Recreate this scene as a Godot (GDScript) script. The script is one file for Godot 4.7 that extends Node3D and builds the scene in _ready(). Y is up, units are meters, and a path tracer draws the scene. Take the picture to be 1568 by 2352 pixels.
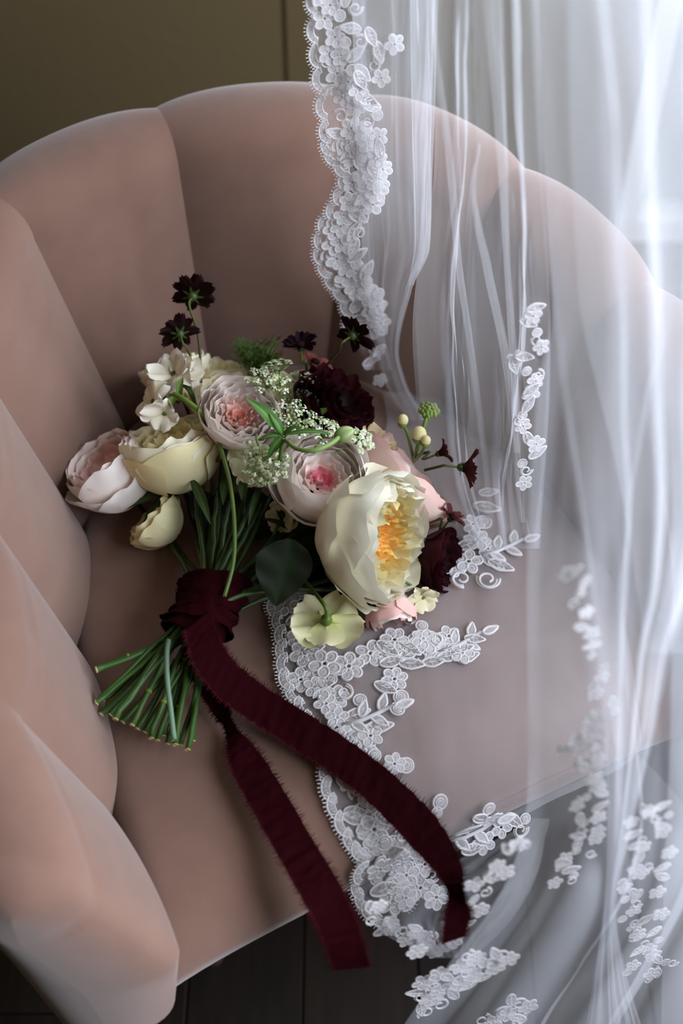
extends Node3D
# A bridal bouquet on a dusty pink velvet tub chair, under a lace edged tulle veil, beside a window.

const EYE := Vector3(0, 1.45, 0)
const FOC := 3266.0          # focal length in pixels of the 1568 x 2352 frame
var fwd: Vector3
var upv: Vector3
var M := {}
var rng := RandomNumberGenerator.new()
var chair_inv: Transform3D
var chair_x: Transform3D
var noise := FastNoiseLite.new()
var taken := {}

# ------------------------------------------------------------------ mesh collecting
class Geo:
	var v := PackedVector3Array()
	var c := PackedColorArray()
	var t := PackedVector2Array()
	var ix := PackedInt32Array()
	func put(p: Vector3, col := Color.WHITE, uv := Vector2.ZERO) -> int:
		v.append(p); c.append(col); t.append(uv)
		return v.size() - 1
	func grid(nu: int, nv: int, f: Callable, fc = null) -> void:
		var base := v.size()
		for j in nv + 1:
			for i in nu + 1:
				var a := float(i) / nu
				var b := float(j) / nv
				v.append(f.call(a, b))
				c.append(fc.call(a, b) if fc != null else Color.WHITE)
				t.append(Vector2(a, b))
		for j in nv:
			for i in nu:
				var k := base + j * (nu + 1) + i
				ix.append_array([k, k + 1, k + nu + 1, k + 1, k + nu + 2, k + nu + 1])
	func tri(a: Vector3, b: Vector3, d: Vector3, col := Color.WHITE) -> void:
		var k := put(a, col); put(b, col); put(d, col)
		ix.append_array([k, k + 1, k + 2])
	func tube(path: Array, r0: float, r1: float, sides := 7, col := Color.WHITE, col1 = null, closed := false) -> void:
		var n := path.size()
		var base := v.size()
		var side := Vector3.ZERO
		for i in n:
			var d: Vector3 = path[(i + 1) % n] - path[(i - 1 + n) % n] if closed else path[mini(i + 1, n - 1)] - path[maxi(i - 1, 0)]
			d = d.normalized()
			if side == Vector3.ZERO:
				side = d.cross(Vector3.UP if absf(d.y) < 0.9 else Vector3.RIGHT)
			side = (side - d * side.dot(d)).normalized()
			var bi := d.cross(side)
			var f := float(i) / (n - 1)
			var r := lerpf(r0, r1, f)
			var cc: Color = col if col1 == null else col.lerp(col1, f)
			for s in sides:
				var a := TAU * s / sides
				put(path[i] + (side * cos(a) + bi * sin(a)) * r, cc, Vector2(float(s) / sides, f))
		var rings := n if closed else n - 1
		for i in rings:
			for s in sides:
				var s2 := (s + 1) % sides
				var j := (i + 1) % n
				ix.append_array([base + i * sides + s, base + j * sides + s, base + i * sides + s2, base + i * sides + s2, base + j * sides + s, base + j * sides + s2])
		if not closed:
			for e in 2:
				var at := put(path[0] if e == 0 else path[n - 1], col if e == 0 or col1 == null else col1)
				var o := base + (0 if e == 0 else (n - 1) * sides)
				for s in sides:
					ix.append_array([at, o + s, o + (s + 1) % sides])
	func ball(at: Vector3, r: Vector3, nu: int, nv: int, col := Color.WHITE, bas := Basis()) -> void:
		grid(nu, nv, func(a, b):
			var th: float = PI * b
			return at + bas * (Vector3(sin(th) * cos(TAU * a), -cos(th), sin(th) * sin(TAU * a)) * r),
			func(_a, _b): return col)
	func box(lo: Vector3, hi: Vector3, ch := 0.0) -> void:
		# a box with chamfered edges
		var m := (lo + hi) / 2.0
		var h := (hi - lo) / 2.0
		ch = minf(ch, minf(h.x, minf(h.y, h.z)) * 0.6)
		var ax := [Vector3.RIGHT, Vector3.UP, Vector3.BACK]
		for k in 3:
			for s in [-1.0, 1.0]:
				var n: Vector3 = ax[k] * s
				var p: Vector3 = ax[(k + 1) % 3]
				var q: Vector3 = ax[(k + 2) % 3]
				var hp := absf(p.dot(h))
				var hq := absf(q.dot(h))
				var hn := absf(n.dot(h))
				var pts := []
				for w in [[-1, -1], [1, -1], [1, 1], [-1, 1]]:
					pts.append(m + n * hn + p * w[0] * (hp - ch) + q * w[1] * (hq - ch))
				quad(pts[0], pts[1], pts[2], pts[3])
				if ch > 0.0:
					# one bevel strip towards +p and +q, shared edges only once per pair
					for w in [-1.0, 1.0]:
						quad(m + n * hn + p * w * (hp - ch) - q * (hq - ch), m + n * hn + p * w * (hp - ch) + q * (hq - ch), m + n * (hn - ch) + p * w * hp + q * (hq - ch), m + n * (hn - ch) + p * w * hp - q * (hq - ch))
		if ch > 0.0:
			for sx in [-1.0, 1.0]:
				for sy in [-1.0, 1.0]:
					for sz in [-1.0, 1.0]:
						var s3 := Vector3(sx, sy, sz)
						tri(m + s3 * Vector3(h.x, h.y - ch, h.z - ch), m + s3 * Vector3(h.x - ch, h.y, h.z - ch), m + s3 * Vector3(h.x - ch, h.y - ch, h.z))
	func quad(a: Vector3, b: Vector3, d: Vector3, e: Vector3, col := Color.WHITE) -> void:
		var k := put(a, col, Vector2(0, 0)); put(b, col, Vector2(1, 0)); put(d, col, Vector2(1, 1)); put(e, col, Vector2(0, 1))
		ix.append_array([k, k + 1, k + 2, k, k + 2, k + 3])
	func mesh(smooth := true) -> ArrayMesh:
		var st := SurfaceTool.new()
		st.begin(Mesh.PRIMITIVE_TRIANGLES)
		if not smooth:
			st.set_smooth_group(-1)
		for i in v.size():
			st.set_color(c[i]); st.set_uv(t[i]); st.add_vertex(v[i])
		for i in ix:
			st.add_index(i)
		if not smooth:
			st.deindex()
		st.generate_normals()
		return st.commit()

# ------------------------------------------------------------------ helpers
func numbered(called: String) -> String:
	var n: int = taken.get(called, 0)
	taken[called] = n + 1
	return called if n == 0 else "%s_%03d" % [called, n]

func thing(called: String, label: String, category: String, at := Vector3.ZERO, group := "") -> Node3D:
	var o := Node3D.new()
	o.name = numbered(called)
	add_child(o)
	o.position = at
	o.set_meta("label", label)
	o.set_meta("category", category)
	if group: o.set_meta("group", group)
	return o

func obj(called: String, g, m: Material, parent: Node = self, smooth := true) -> MeshInstance3D:
	var o := MeshInstance3D.new()
	o.mesh = g.mesh(smooth) if g is Geo else g
	o.material_override = m
	if parent == self:
		o.name = numbered(called)
		add_child(o)
	else:
		var n := 0
		for ch in parent.get_children():
			if String(ch.name) == called or String(ch.name).begins_with(called + "_0") or String(ch.name).begins_with(called + "_1") or String(ch.name).begins_with(called + "_2"):
				n += 1
		o.name = called if n == 0 else "%s_%03d" % [called, n]
		parent.add_child(o, true)
	return o

func struct(called: String, g, m: Material, parent: Node = self, smooth := false) -> MeshInstance3D:
	var o := obj(called, g, m, parent, smooth)
	if parent == self: o.set_meta("kind", "structure")
	return o

func lin(r: float, g: float, b: float) -> Color:      # a colour as seen (sRGB) to linear, for vertex colours
	return Color(r, g, b).srgb_to_linear()

func mat(col: Color, rough := 0.8, spec := 0.4, vc := false) -> StandardMaterial3D:
	var m := StandardMaterial3D.new()
	m.albedo_color = col
	m.roughness = rough
	m.metallic_specular = spec
	m.vertex_color_use_as_albedo = vc
	m.cull_mode = BaseMaterial3D.CULL_DISABLED
	return m

func noise_tex(f: float, size: int, lo: Color, hi: Color, oct := 3, normal := false, strength := 4.0, sd := 1) -> NoiseTexture2D:
	var n := FastNoiseLite.new()
	n.frequency = f; n.fractal_octaves = oct; n.seed = sd
	var tx := NoiseTexture2D.new()
	tx.width = size; tx.height = size; tx.seamless = true; tx.noise = n
	tx.as_normal_map = normal
	tx.bump_strength = strength
	if not normal:
		var g := Gradient.new()
		g.set_color(0, lo); g.set_color(1, hi)
		tx.color_ramp = g
	return tx

func ray(px: float, py: float) -> Vector3:
	return fwd + Vector3.RIGHT * ((px - 784.0) / FOC) - upv * ((py - 1176.0) / FOC)
func at_h(px: float, py: float, y: float) -> Vector3:      # the point of height y on the way to a pixel
	var d := ray(px, py)
	return EYE + d * ((y - EYE.y) / d.y)
func at_z(px: float, py: float, z: float) -> Vector3:
	var d := ray(px, py)
	return EYE + d * ((z - EYE.z) / d.z)
func cam_dir(x: float, y: float, tow: float) -> Vector3:   # a direction given as right, up in the picture, towards the lens
	return (Vector3.RIGHT * x + upv * y - fwd * tow).normalized()

func spline(pts: Array, f: float) -> Variant:              # Catmull-Rom through Vector3, Vector2 or float
	var n := pts.size() - 1
	var x := clampf(f, 0.0, 1.0) * n
	var i := mini(int(x), n - 1)
	var u := x - i
	var p0 = pts[maxi(i - 1, 0)]
	var p1 = pts[i]
	var p2 = pts[i + 1]
	var p3 = pts[mini(i + 2, n)]
	return ((p1 * 2.0) + (p2 - p0) * u + (p0 * 2.0 - p1 * 5.0 + p2 * 4.0 - p3) * (u * u) + (p1 * 3.0 - p0 - p2 * 3.0 + p3) * (u * u * u)) * 0.5

func smooth_path(pts: Array, n: int) -> Array:
	var r := []
	for i in n + 1:
		r.append(spline(pts, float(i) / n))
	return r

func facing(y: Vector3, roll := 0.0) -> Basis:             # a basis whose y axis points along y
	y = y.normalized()
	var x := y.cross(Vector3.FORWARD if absf(y.z) < 0.9 else Vector3.RIGHT).normalized()
	return Basis(x, y, x.cross(y)) * Basis(Vector3.UP, roll)

# ------------------------------------------------------------------ the chair's shape
const BASE := [Vector2(0, -0.318), Vector2(0.108, -0.258), Vector2(0.184, -0.157), Vector2(0.229, -0.03), Vector2(0.250, 0.131), Vector2(0.258, 0.250)]
const TOP := [Vector3(0, 0.690, -0.385), Vector3(0.172, 0.688, -0.333), Vector3(0.262, 0.672, -0.2), Vector3(0.3, 0.648, -0.045), Vector3(0.325, 0.618, 0.105), Vector3(0.332, 0.572, 0.210)]
func base_at(u: float) -> Vector2:
	var b: Vector2 = spline([Vector2(-0.108, -0.258)] + BASE, (absf(u) + 1.0) / 6.0)
	return Vector2(b.x * signf(u), b.y) if u != 0.0 else BASE[0]
func top_at(u: float) -> Vector3:
	var b: Vector3 = spline([Vector3(-0.172, 0.688, -0.333)] + TOP, (absf(u) + 1.0) / 6.0)
	return Vector3(b.x * signf(u), b.y, b.z) if u != 0.0 else TOP[0]

func front(x: float) -> float:                             # where the front roll of the seat begins to turn down
	return 0.238 - 0.064 * x

func seat_h(p: Vector3) -> float:                          # height of the upholstered seat at a place
	var l := chair_inv * p
	var w := 0.255
	var y := 0.462 - 0.012 * pow(l.x / w, 2.0) - 0.014 * pow(l.z / 0.3, 2.0) - 0.012 * pow(clampf(absf(l.x) / w, 0, 1.1), 8.0)
	var dt := clampf((l.z - 0.173 + 0.064 * l.x) / 0.07, 0.0, 1.0)
	return y - 0.06 * (1.0 - sqrt(1.0 - dt * dt)) - 1.2 * maxf(0.0, l.z - 0.243 + 0.064 * l.x)

func on_seat(px: float, py: float, lift := 0.003) -> Vector3:
	var y := 0.455
	var p := at_h(px, py, y)
	for k in 6:
		y = lerpf(y, seat_h(p) + lift, 0.8)
		p = at_h(px, py, y)
	return p

func shell_pt(u: float, w: float, e: float, bulge: float) -> Vector3:
	var b := base_at(u)
	var t := top_at(u)
	var d := Vector2(t.x, t.z) - b
	var L := d.length()
	var o := d / L
	var r := 0.036
	var H := t.y
	var off: float
	var y: float
	var bo := 0.0
	var by := 0.0
	if w < 0.08:
		y = lerpf(0.36, 0.445, w / 0.08); off = 0.0; bo = -bulge * (0.55 + 0.45 * w / 0.08)
	elif w < 0.5:
		var s := (w - 0.08) / 0.42
		y = lerpf(0.445, H - r, s); off = (L - r) * s; bo = -bulge
	elif w < 0.74:
		var a := PI * (1.0 - (w - 0.5) / 0.24)
		off = L + r * cos(a); y = H - r + r * sin(a)
		bo = bulge * cos(a) * 0.9; by = bulge * sin(a) * 0.22
	else:
		var s := (w - 0.74) / 0.26
		y = lerpf(H - r, 0.13, s); off = lerpf(L + r, 0.05, pow(s, 0.8)); bo = bulge * 0.5
	var mid := (lerpf(0.0, L - r, clampf((y - 0.445) / (H - r - 0.445), 0, 1)) + lerpf(0.05, L + r, pow(clampf((y - 0.13) / (H - r - 0.13), 0, 1), 1.2))) * 0.5
	if y > H - r: mid = L
	var oo := mid + (off + bo - mid) * cos(e * PI / 2)
	var p := b + o * oo
	var ahead := 0.035 * sin(e * PI / 2)
	return Vector3(p.x + o.x * ahead * 0.25, y + by - (1.0 - cos(e * PI / 2)) * 0.03 * smoothstep(0.3, 0.6, y), p.y + ahead)

func build_chair(velvet: Material, wood: Material) -> void:
	var ch := thing("tub_armchair", "dusty pink velvet channel-back tub armchair with the bouquet and veil lying on its seat", "armchair", chair_x.origin)
	ch.transform = chair_x
	for k in range(-5, 5):
		var g := Geo.new()
		var ends := k == -5 or k == 4
		var nu := 34 if ends else 24
		g.grid(nu, 64, func(a, b):
			var u: float
			var e := 0.0
			var f: float
			if ends:
				var q: float = a if k == 4 else 1.0 - a
				if q < 0.7:
					f = q / 0.7
				else:
					f = 1.0
					e = (q - 0.7) / 0.3
				u = 4.0 + f
				var bl := 0.024 * (1.0 - pow(1.0 - f, 2.6))
				if k == -5: u = -u
				return shell_pt(u, b, e, bl)
			u = k + a
			return shell_pt(u, b, 0.0, 0.019 * (1.0 - pow(absf(2.0 * a - 1.0), 2.6))))
		obj("back_channel", g, velvet, ch)
	# the seat
	var rim := []
	for i in 61:
		var p := base_at(-5.0 + i / 6.0)
		if p.y < 0.236 - 0.064 * p.x: rim.append(p)
	for i in 33:
		var q := 1.0 - i / 16.0
		rim.append(Vector2(0.253 * q, 0.242 - 0.064 * 0.253 * q))
	var n := rim.size()
	var sg := Geo.new()
	sg.grid(n, 40, func(a, b):
		var p: Vector2 = rim[int(roundf(a * n)) % n]
		if b <= 0.7:
			var rho: float = sin(b / 0.7 * PI / 2)
			var l := Vector3(p.x * rho, 0, p.y * rho)
			l.y = seat_h(chair_x * l)
			var dr: float = clampf((rho - 0.9) / 0.1, 0, 1)
			if p.y < front(p.x): l.y -= 0.022 * (1.0 - sqrt(1.0 - dr * dr))
			return l
		var s: float = (b - 0.7) / 0.3
		var l2 := Vector3(p.x, 0, p.y)
		var y0 := seat_h(chair_x * l2)
		if p.y < front(p.x): y0 -= 0.022
		# the edge rolls under and the apron falls back to the feet
		var ra: float = minf(s / 0.45, 1.0) * PI / 2
		var tail: float = maxf(s - 0.45, 0.0) / 0.55
		var fr: float = smoothstep(front(p.x) - 0.03, front(p.x), p.y)
		return Vector3(p.x * (1.0 - 0.35 * tail), y0 - 0.05 * sin(ra) - tail * (y0 - 0.2), p.y * (1.0 - 0.35 * tail) - fr * (0.055 * (1.0 - cos(ra)) + 0.03 * tail)))
	obj("seat", sg, velvet, ch)
	for sx in [-1.0, 1.0]:
		for sz in [-1.0, 1.0]:
			var lg := Geo.new()
			lg.tube([Vector3(0.17 * sx, 0.17, 0.13 * sz - 0.05), Vector3(0.18 * sx, 0.0, 0.14 * sz - 0.05)], 0.02, 0.012, 12)
			obj("leg", lg, wood, ch)

# ------------------------------------------------------------------ petals and flowers
func cup_petal(bas: Basis, R: float, phi: float, hw: float, th0: float, th1: float, flare: float, ruf: float, yo: float, cb: Color, ct: Color, sd: float, nu := 12, nv := 12) -> Geo:
	# one petal of a cup: part of a globe of radius R, from polar angle th0 at its foot to th1 at its lip
	var g := Geo.new()
	var fr := 2.0 + fmod(sd * 7.31, 1.5)
	g.grid(nu, nv, func(a, b):
		var s: float = a * 2.0 - 1.0
		var lip: float = 1.0 - 0.2 * pow(absf(s), 2.6) + 0.05 * sin(s * fr * 2.2 + sd * 3.0) * ruf * 10.0 - 0.035 * exp(-s * s * 30.0)
		var bb: float = b * lip
		var wd: float = hw * (0.25 + 0.75 * sin(PI * clampf(0.06 + 0.56 * bb, 0, 1)))
		var th: float = lerpf(th0, th1, bb)
		var ph: float = phi + s * wd
		var e: float = smoothstep(0.6, 1.0, bb)
		var rr: float = R * (1.0 + flare * e + ruf * e * sin(s * fr * 3.0 + sd * 5.0) + ruf * 0.35 * e * sin(s * fr * 9.0 + sd) + 0.04 * pow(absf(s), 3.0) + 0.01 * noise.get_noise_3d(s * 60.0, bb * 60.0, sd * 40.0))
		var y: float = -R * cos(th) + yo + R * ruf * 0.5 * e * sin(s * fr * 5.0 + sd * 9.0)
		var rad: float = rr * maxf(sin(th), 0.02)
		if th > PI * 0.62: rad = rr * sin(PI * 0.62) - (th - PI * 0.62) * R * 0.55
		return bas * Vector3(rad * cos(ph), y, rad * sin(ph)),
		func(a, b):
			var x: float = smoothstep(0.25, 0.95, b) * (1.0 - 0.2 * pow(absf(a * 2.0 - 1.0), 4.0))
			return cb.lerp(ct, x))
	return g

func flat_petal(bas: Basis, R: float, phi: float, width: float, lift: float, droop: float, ruf: float, cb: Color, ct: Color, sd: float, notch := 0.1) -> Geo:
	# one petal that stands out from the middle of an open flower
	var g := Geo.new()
	g.grid(8, 9, func(a, b):
		var s: float = a * 2.0 - 1.0
		var w: float = width * R * (0.16 + 0.84 * pow(sin(PI * clampf(0.08 + 0.74 * b, 0, 1)), 0.9))
		var out: float = R * (0.06 + 0.94 * b) * (1.0 - notch * pow(b, 4.0) * (0.5 + 0.5 * cos(s * 9.0 + sd)) - 0.12 * b * s * s)
		var y: float = R * (lift * b - droop * b * b + 0.12 * s * s * b + ruf * b * sin(s * 5.0 + sd * 4.0) + ruf * 0.5 * b * sin(s * 11.0 + sd))
		var r3 := Vector3(out, y, s * w)
		return bas * r3.rotated(Vector3.UP, phi),
		func(_a, b): return cb.lerp(ct, b))
	return g

func jit(x: float) -> float:
	return rng.randf_range(-x, x)

# layers: [number, radius share, half width in degrees, lip angle, flare, ruffle, lift share, foot colour, lip colour]
func rose(called: String, label: String, group: String, at: Vector3, R: float, axis: Vector3, roll: float, layers: Array) -> Node3D:
	var o := thing(called, label, "flower", at, group)
	var bas := facing(axis, roll)
	var k := 0
	for L in layers:
		for i in L[0]:
			var phi: float = TAU * (i + 0.5 * (k % 2)) / L[0] + k * 0.7 + jit(0.13)
			var rr: float = R * L[1] * (1.0 + 0.03 * (i % 2) + jit(0.02))
			var tilt := Basis(Vector3(cos(phi), 0, sin(phi)).cross(Vector3.UP).normalized(), jit(0.05))
			var g := cup_petal(bas * tilt, rr, phi, deg_to_rad(L[2] * (1.0 + jit(0.12))), 0.25, deg_to_rad(L[3] + jit(5.0)), L[4] + jit(0.02), L[5], R * L[6], L[7], L[8], rng.randf() * 10.0, 14 if L[1] > 0.8 else 11, 14 if L[1] > 0.8 else 10)
			obj("petal", g, M.petal, o)
		k += 1
	return o

func stem_of(o: Node3D, from: Vector3, dir: Vector3, lat: float, hi: float, end: Vector3, r: float, m: Material, dark := 0.0) -> void:
	# from the flower down to the tie and on to the cut end
	var along := (bind_c - at_h(330, 1660, 0.48)).normalized()
	var across := along.cross(Vector3.UP).normalized()
	var b := bind_c + across * lat * 0.0155 + Vector3.UP * hi * 0.012
	var gap := (from - b).length()
	var pts := [from, from - dir * minf(0.035, gap * 0.25), b + (from - dir * 0.03 - b).normalized() * gap * 0.3 + along * 0.01, b, b.lerp(end, 0.5), end]
	var pa := smooth_path(pts, 26)
	for i in pa.size():
		pa[i] = pa[i] - o.position + Vector3(noise.get_noise_2d(i * 9.0, lat * 90.0), 0, noise.get_noise_2d(i * 9.0, lat * 90.0 + 50.0)) * 0.0016
	var g := Geo.new()
	var c0 := lin(0.115, 0.16 - dark, 0.055)
	var c1 := lin(0.19 - dark, 0.30 - dark, 0.10)
	g.tube(pa, r * 0.8, r, 9, c0, c1)
	var st := obj("stem", g, m, o)
	var cut := Geo.new()
	var d: Vector3 = (pa[26] - pa[25]).normalized()
	cut.tube([pa[26] - d * 0.0004, pa[26] + d * 0.0007], r * 1.03, r * 0.95, 9, lin(0.66, 0.56, 0.38))
	obj("cut_end", cut, M.leaf, st)
	for f in [0.78, 0.9]:      # nodes on the stem
		if fmod(absf(lat) * 37.0 + f * 10.0, 1.0) < 0.45:
			var nd := Geo.new()
			var ii := int(f * 26)
			nd.ball(pa[ii], Vector3(r * 1.35, r * 0.9, r * 1.35), 9, 6, lin(0.36, 0.42, 0.16), facing(pa[ii] - pa[ii - 1]))
			obj("node", nd, M.leaf, st)

func leaf_geo(a: Vector3, b: Vector3, w: float, up: Vector3, fold: float, arch: float, c0: Color, c1: Color, wave := 0.0) -> Geo:
	var g := Geo.new()
	var d := b - a
	var side := d.cross(up).normalized()
	var n := side.cross(d).normalized()
	g.grid(8, 14, func(s, t):
		var q: float = s * 2.0 - 1.0
		var ww: float = w * pow(sin(PI * pow(clampf(t * 0.98 + 0.01, 0, 1), 0.8)), 0.85)
		return a + d * t + side * q * ww + n * (absf(q) * ww * fold + arch * d.length() * sin(PI * t) + wave * ww * sin(t * 17.0 + q * 2.0) * absf(q)),
		func(s, t): return c0.lerp(c1, clampf(1.0 - absf(s * 2.0 - 1.0) * 3.0, 0, 1)))
	return g
var bind_c: Vector3

# ------------------------------------------------------------------ the veil
# rows: [picture row, left column, right column, z at the left, z at the right]; z of 9 lays the row on the seat
func rows_at(rows: Array, f: float) -> Array:
	var n := rows.size() - 1
	var y0: float = rows[0][0]
	var py: float = lerpf(y0, rows[n][0], f)
	var i := 0
	while i < n - 1 and rows[i + 1][0] < py: i += 1
	var u: float = (py - rows[i][0]) / (rows[i + 1][0] - rows[i][0])
	var r := [py]
	for k in range(1, 5):
		var p0: float = rows[maxi(i - 1, 0)][k]
		var p1: float = rows[i][k]
		var p2: float = rows[i + 1][k]
		var p3: float = rows[mini(i + 2, n)][k]
		var m1 := (p2 - p0) * 0.5
		var m2 := (p3 - p1) * 0.5
		var u2 := u * u
		var u3 := u2 * u
		r.append(p1 * (2 * u3 - 3 * u2 + 1) + m1 * (u3 - 2 * u2 + u) + p2 * (3 * u2 - 2 * u3) + m2 * (u3 - u2))
	return r

func sheet(rows: Array, folds: float, amp: float, deep: float, sd: float, nu: int, nv: int, crease := 0.0) -> Geo:
	var g := Geo.new()
	var cache := {}
	for j in nv + 1:
		cache[j] = rows_at(rows, float(j) / nv)
	g.grid(nu, nv, func(a, b):
		var r: Array = cache[int(roundf(b * nv))]
		# pleats: the cloth doubles back on itself, so its columns are not even in a
		var wob: float = 0.9 * noise.get_noise_2d(a * 22.0 + sd * 31.0, b * 9.0) + 0.5 * noise.get_noise_2d(a * 60.0 + sd * 11.0, b * 16.0)
		var ph: float = TAU * folds * a + wob * 5.0 + sd
		var env: float = clampf(minf(a, 1.0 - a) * 8.0, 0.0, 1.0)
		var x: float = a + env * (amp * sin(ph) + crease * sin(ph * 3.0 + wob * 4.0))
		var px: float = lerpf(r[1], r[2], x)
		var z: float = lerpf(r[3], r[4], x) + env * deep * cos(ph) + deep * 0.4 * noise.get_noise_2d(a * 40.0, b * 30.0 + sd * 9.0)
		var p := at_z(px, r[0], z)
		return p)
	return g

func seat_sheet(rows: Array, nu: int, nv: int, sd: float) -> Geo:      # rows: [row, left column, right column]
	var g := Geo.new()
	var rr := []
	for r in rows: rr.append([r[0], r[1], r[2], 0.0, 0.0])
	g.grid(nu, nv, func(a, b):
		var r := rows_at(rr, b)
		var p := on_seat(lerpf(r[1], r[2], a), r[0], 0.0025)
		var lift: float = 0.0035 * (0.6 + noise.get_noise_2d(p.x * 260.0 + sd, p.z * 90.0)) + 0.003 * maxf(0.0, noise.get_noise_2d(p.x * 120.0 + p.z * 420.0, sd * 3.0)) * a
		return p + Vector3.UP * lift)
	return g

# --- lace: raised cords round sheer fillings, worked in the x z plane, about one unit wide
func cord(g: Geo, pts: Array, r: float, closed := true, sides := 5) -> void:
	g.tube(pts, r, r, sides, Color.WHITE, null, closed)

func ring(cx: float, cz: float, rx: float, rz: float, turn: float, n: int, tip := 0.0) -> Array:
	var o := []
	for i in n:
		var a := TAU * i / n
		var p := Vector2(rx * cos(a), rz * sin(a) * (1.0 - tip * maxf(0.0, cos(a)) * 0.8))
		p = p.rotated(turn)
		o.append(Vector3(cx + p.x, 0.0, cz + p.y))
	return o

func fill(g: Geo, pts: Array, dome: float) -> void:
	var m := Vector3.ZERO
	for p in pts: m += p / pts.size()
	var k := g.put(m + Vector3.UP * dome)
	for p in pts: g.put(p)
	var n := pts.size()
	for i in n:
		g.ix.append_array([k, k + 1 + i, k + 1 + (i + 1) % n])

func lace_motif(kind: String, sd: int) -> Array:      # [cords, fillings]
	var c := Geo.new()
	var f := Geo.new()
	var w := 0.045
	var r := RandomNumberGenerator.new()
	r.seed = sd
	match kind:
		"lace_flower":
			var n := 5 + sd % 2
			for i in n:
				var a := TAU * i / n + r.randf() * 0.2
				var p := ring(cos(a) * 0.3, sin(a) * 0.3, 0.21, 0.17, a, 14)
				cord(c, p, w); fill(f, p, 0.06)
				var p2 := ring(cos(a) * 0.31, sin(a) * 0.31, 0.11, 0.08, a, 9)
				cord(c, p2, w * 0.55)
			var m := ring(0, 0, 0.1, 0.1, 0, 10)
			cord(c, m, w)
		"lace_leaf":
			var p := ring(0, 0, 0.5, 0.24, 0, 20, 0.75)
			cord(c, p, w); fill(f, p, 0.05)
			cord(c, [Vector3(-0.5, 0.01, 0), Vector3(-0.1, 0.05, 0.02), Vector3(0.42, 0.01, 0)], w * 0.7, false)
			for k in 3:
				for s in [-1.0, 1.0]:
					cord(c, [Vector3(-0.25 + k * 0.2, 0.04, 0), Vector3(-0.1 + k * 0.2, 0.03, 0.15 * s * (1.0 - k * 0.2))], w * 0.5, false, 4)
		"lace_berry":
			var p := ring(0, 0, 0.42, 0.4, 0, 16)
			cord(c, p, w * 1.2); fill(f, p, 0.1)
			var sp := []
			for i in 16: sp.append(Vector3(cos(i * 0.8), 0, sin(i * 0.8)) * (0.3 - i * 0.016) + Vector3.UP * 0.05)
			cord(c, sp, w * 0.7, false)
		"lace_scallop":
			var outer := []
			var inner := []
			for i in 13:
				var a := PI * i / 12.0
				outer.append(Vector3(-0.62 * cos(a), 0, -0.5 * sin(a)))
				inner.append(Vector3(-0.36 * cos(a), 0.01, -0.2 * sin(a) + 0.03))
			var all := outer.duplicate()
			var back := inner.duplicate()
			back.reverse()
			all.append_array(back)
			cord(c, all, w)
			var b := f.v.size()
			for i in 13:
				f.put(outer[i]); f.put((outer[i] + inner[i]) / 2 + Vector3.UP * 0.05); f.put(inner[i])
			for i in 12:
				for k in 2:
					f.ix.append_array([b + i * 3 + k, b + i * 3 + k + 3, b + i * 3 + k + 1, b + i * 3 + k + 1, b + i * 3 + k + 3, b + i * 3 + k + 4])
			for i in range(1, 12):      # the picot threads along the edge
				var q: Vector3 = outer[i]
				cord(c, [q, q + Vector3(q.x * 0.22, 0, -0.17)], w * 0.42, false, 4)
			for i in range(2, 11, 2):
				cord(c, [outer[i], (outer[i] + inner[i]) / 2 + Vector3.UP * 0.06, inner[i]], w * 0.5, false, 4)
		"lace_scroll":
			var sp := []
			for i in 26:
				var a := i * 0.3
				sp.append(Vector3(cos(a), 0, sin(a)) * (0.44 - i * 0.013) + Vector3(0, 0.01, 0))
			cord(c, sp, w * 1.1, false)
			var s2 := []
			for i in 12:
				s2.append(Vector3(cos(i * 0.3), 0, sin(i * 0.3)) * 0.32)
			cord(c, s2, w * 0.7, false)
			var fr := []
			for i in 13: fr.append(Vector3(cos(i * 0.3), 0, sin(i * 0.3)) * 0.43)
			for i in range(12, -1, -1): fr.append(Vector3(cos(i * 0.3), 0, sin(i * 0.3)) * 0.3)
			var b := f.v.size()
			for p in fr: f.put(p)
			for i in 12:
				f.ix.append_array([b + i, b + i + 1, b + 25 - i, b + i + 1, b + 24 - i, b + 25 - i])
		"lace_sprig":
			cord(c, [Vector3(-0.7, 0, 0.0), Vector3(-0.3, 0.02, 0.06), Vector3(0.1, 0.02, 0.02), Vector3(0.45, 0, -0.05)], w, false)
			for k in 5:
				var s := -1.0 if k % 2 else 1.0
				var x := -0.5 + k * 0.22
				if k == 4:
					s = 0.0; x = 0.48
				var ang := s * 0.95
				var p := ring(x + cos(ang) * 0.2, s * 0.03 + sin(ang) * 0.2, 0.2, 0.09, ang, 12, 0.7)
				cord(c, p, w * 0.8); fill(f, p, 0.04)
	return [c, f]

var lace_mesh := {}
var lace_seen := 0
func lace(parent: Node3D, kind: String, at: Vector3, bas: Basis, size: float, variant := 0) -> void:
	var key := kind + str(variant)
	if not lace_mesh.has(key):
		var m := lace_motif(kind, variant + 1)
		var am: ArrayMesh = m[0].mesh()
		var fm: ArrayMesh = m[1].mesh()
		am.surface_set_material(0, M.lace_cord)
		var st := SurfaceTool.new()
		st.append_from(fm, 0, Transform3D())
		st.set_material(M.lace_fill)
		st.commit(am)
		lace_mesh[key] = am
	var o := MeshInstance3D.new()
	o.mesh = lace_mesh[key]
	lace_count[kind] = lace_count.get(kind, 0) + 1
	o.name = kind if lace_count[kind] == 1 else "%s_%03d" % [kind, lace_count[kind] - 1]
	parent.add_child(o, true)
	o.transform = Transform3D(bas.scaled(Vector3.ONE * size), at)
var lace_count := {}

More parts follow.
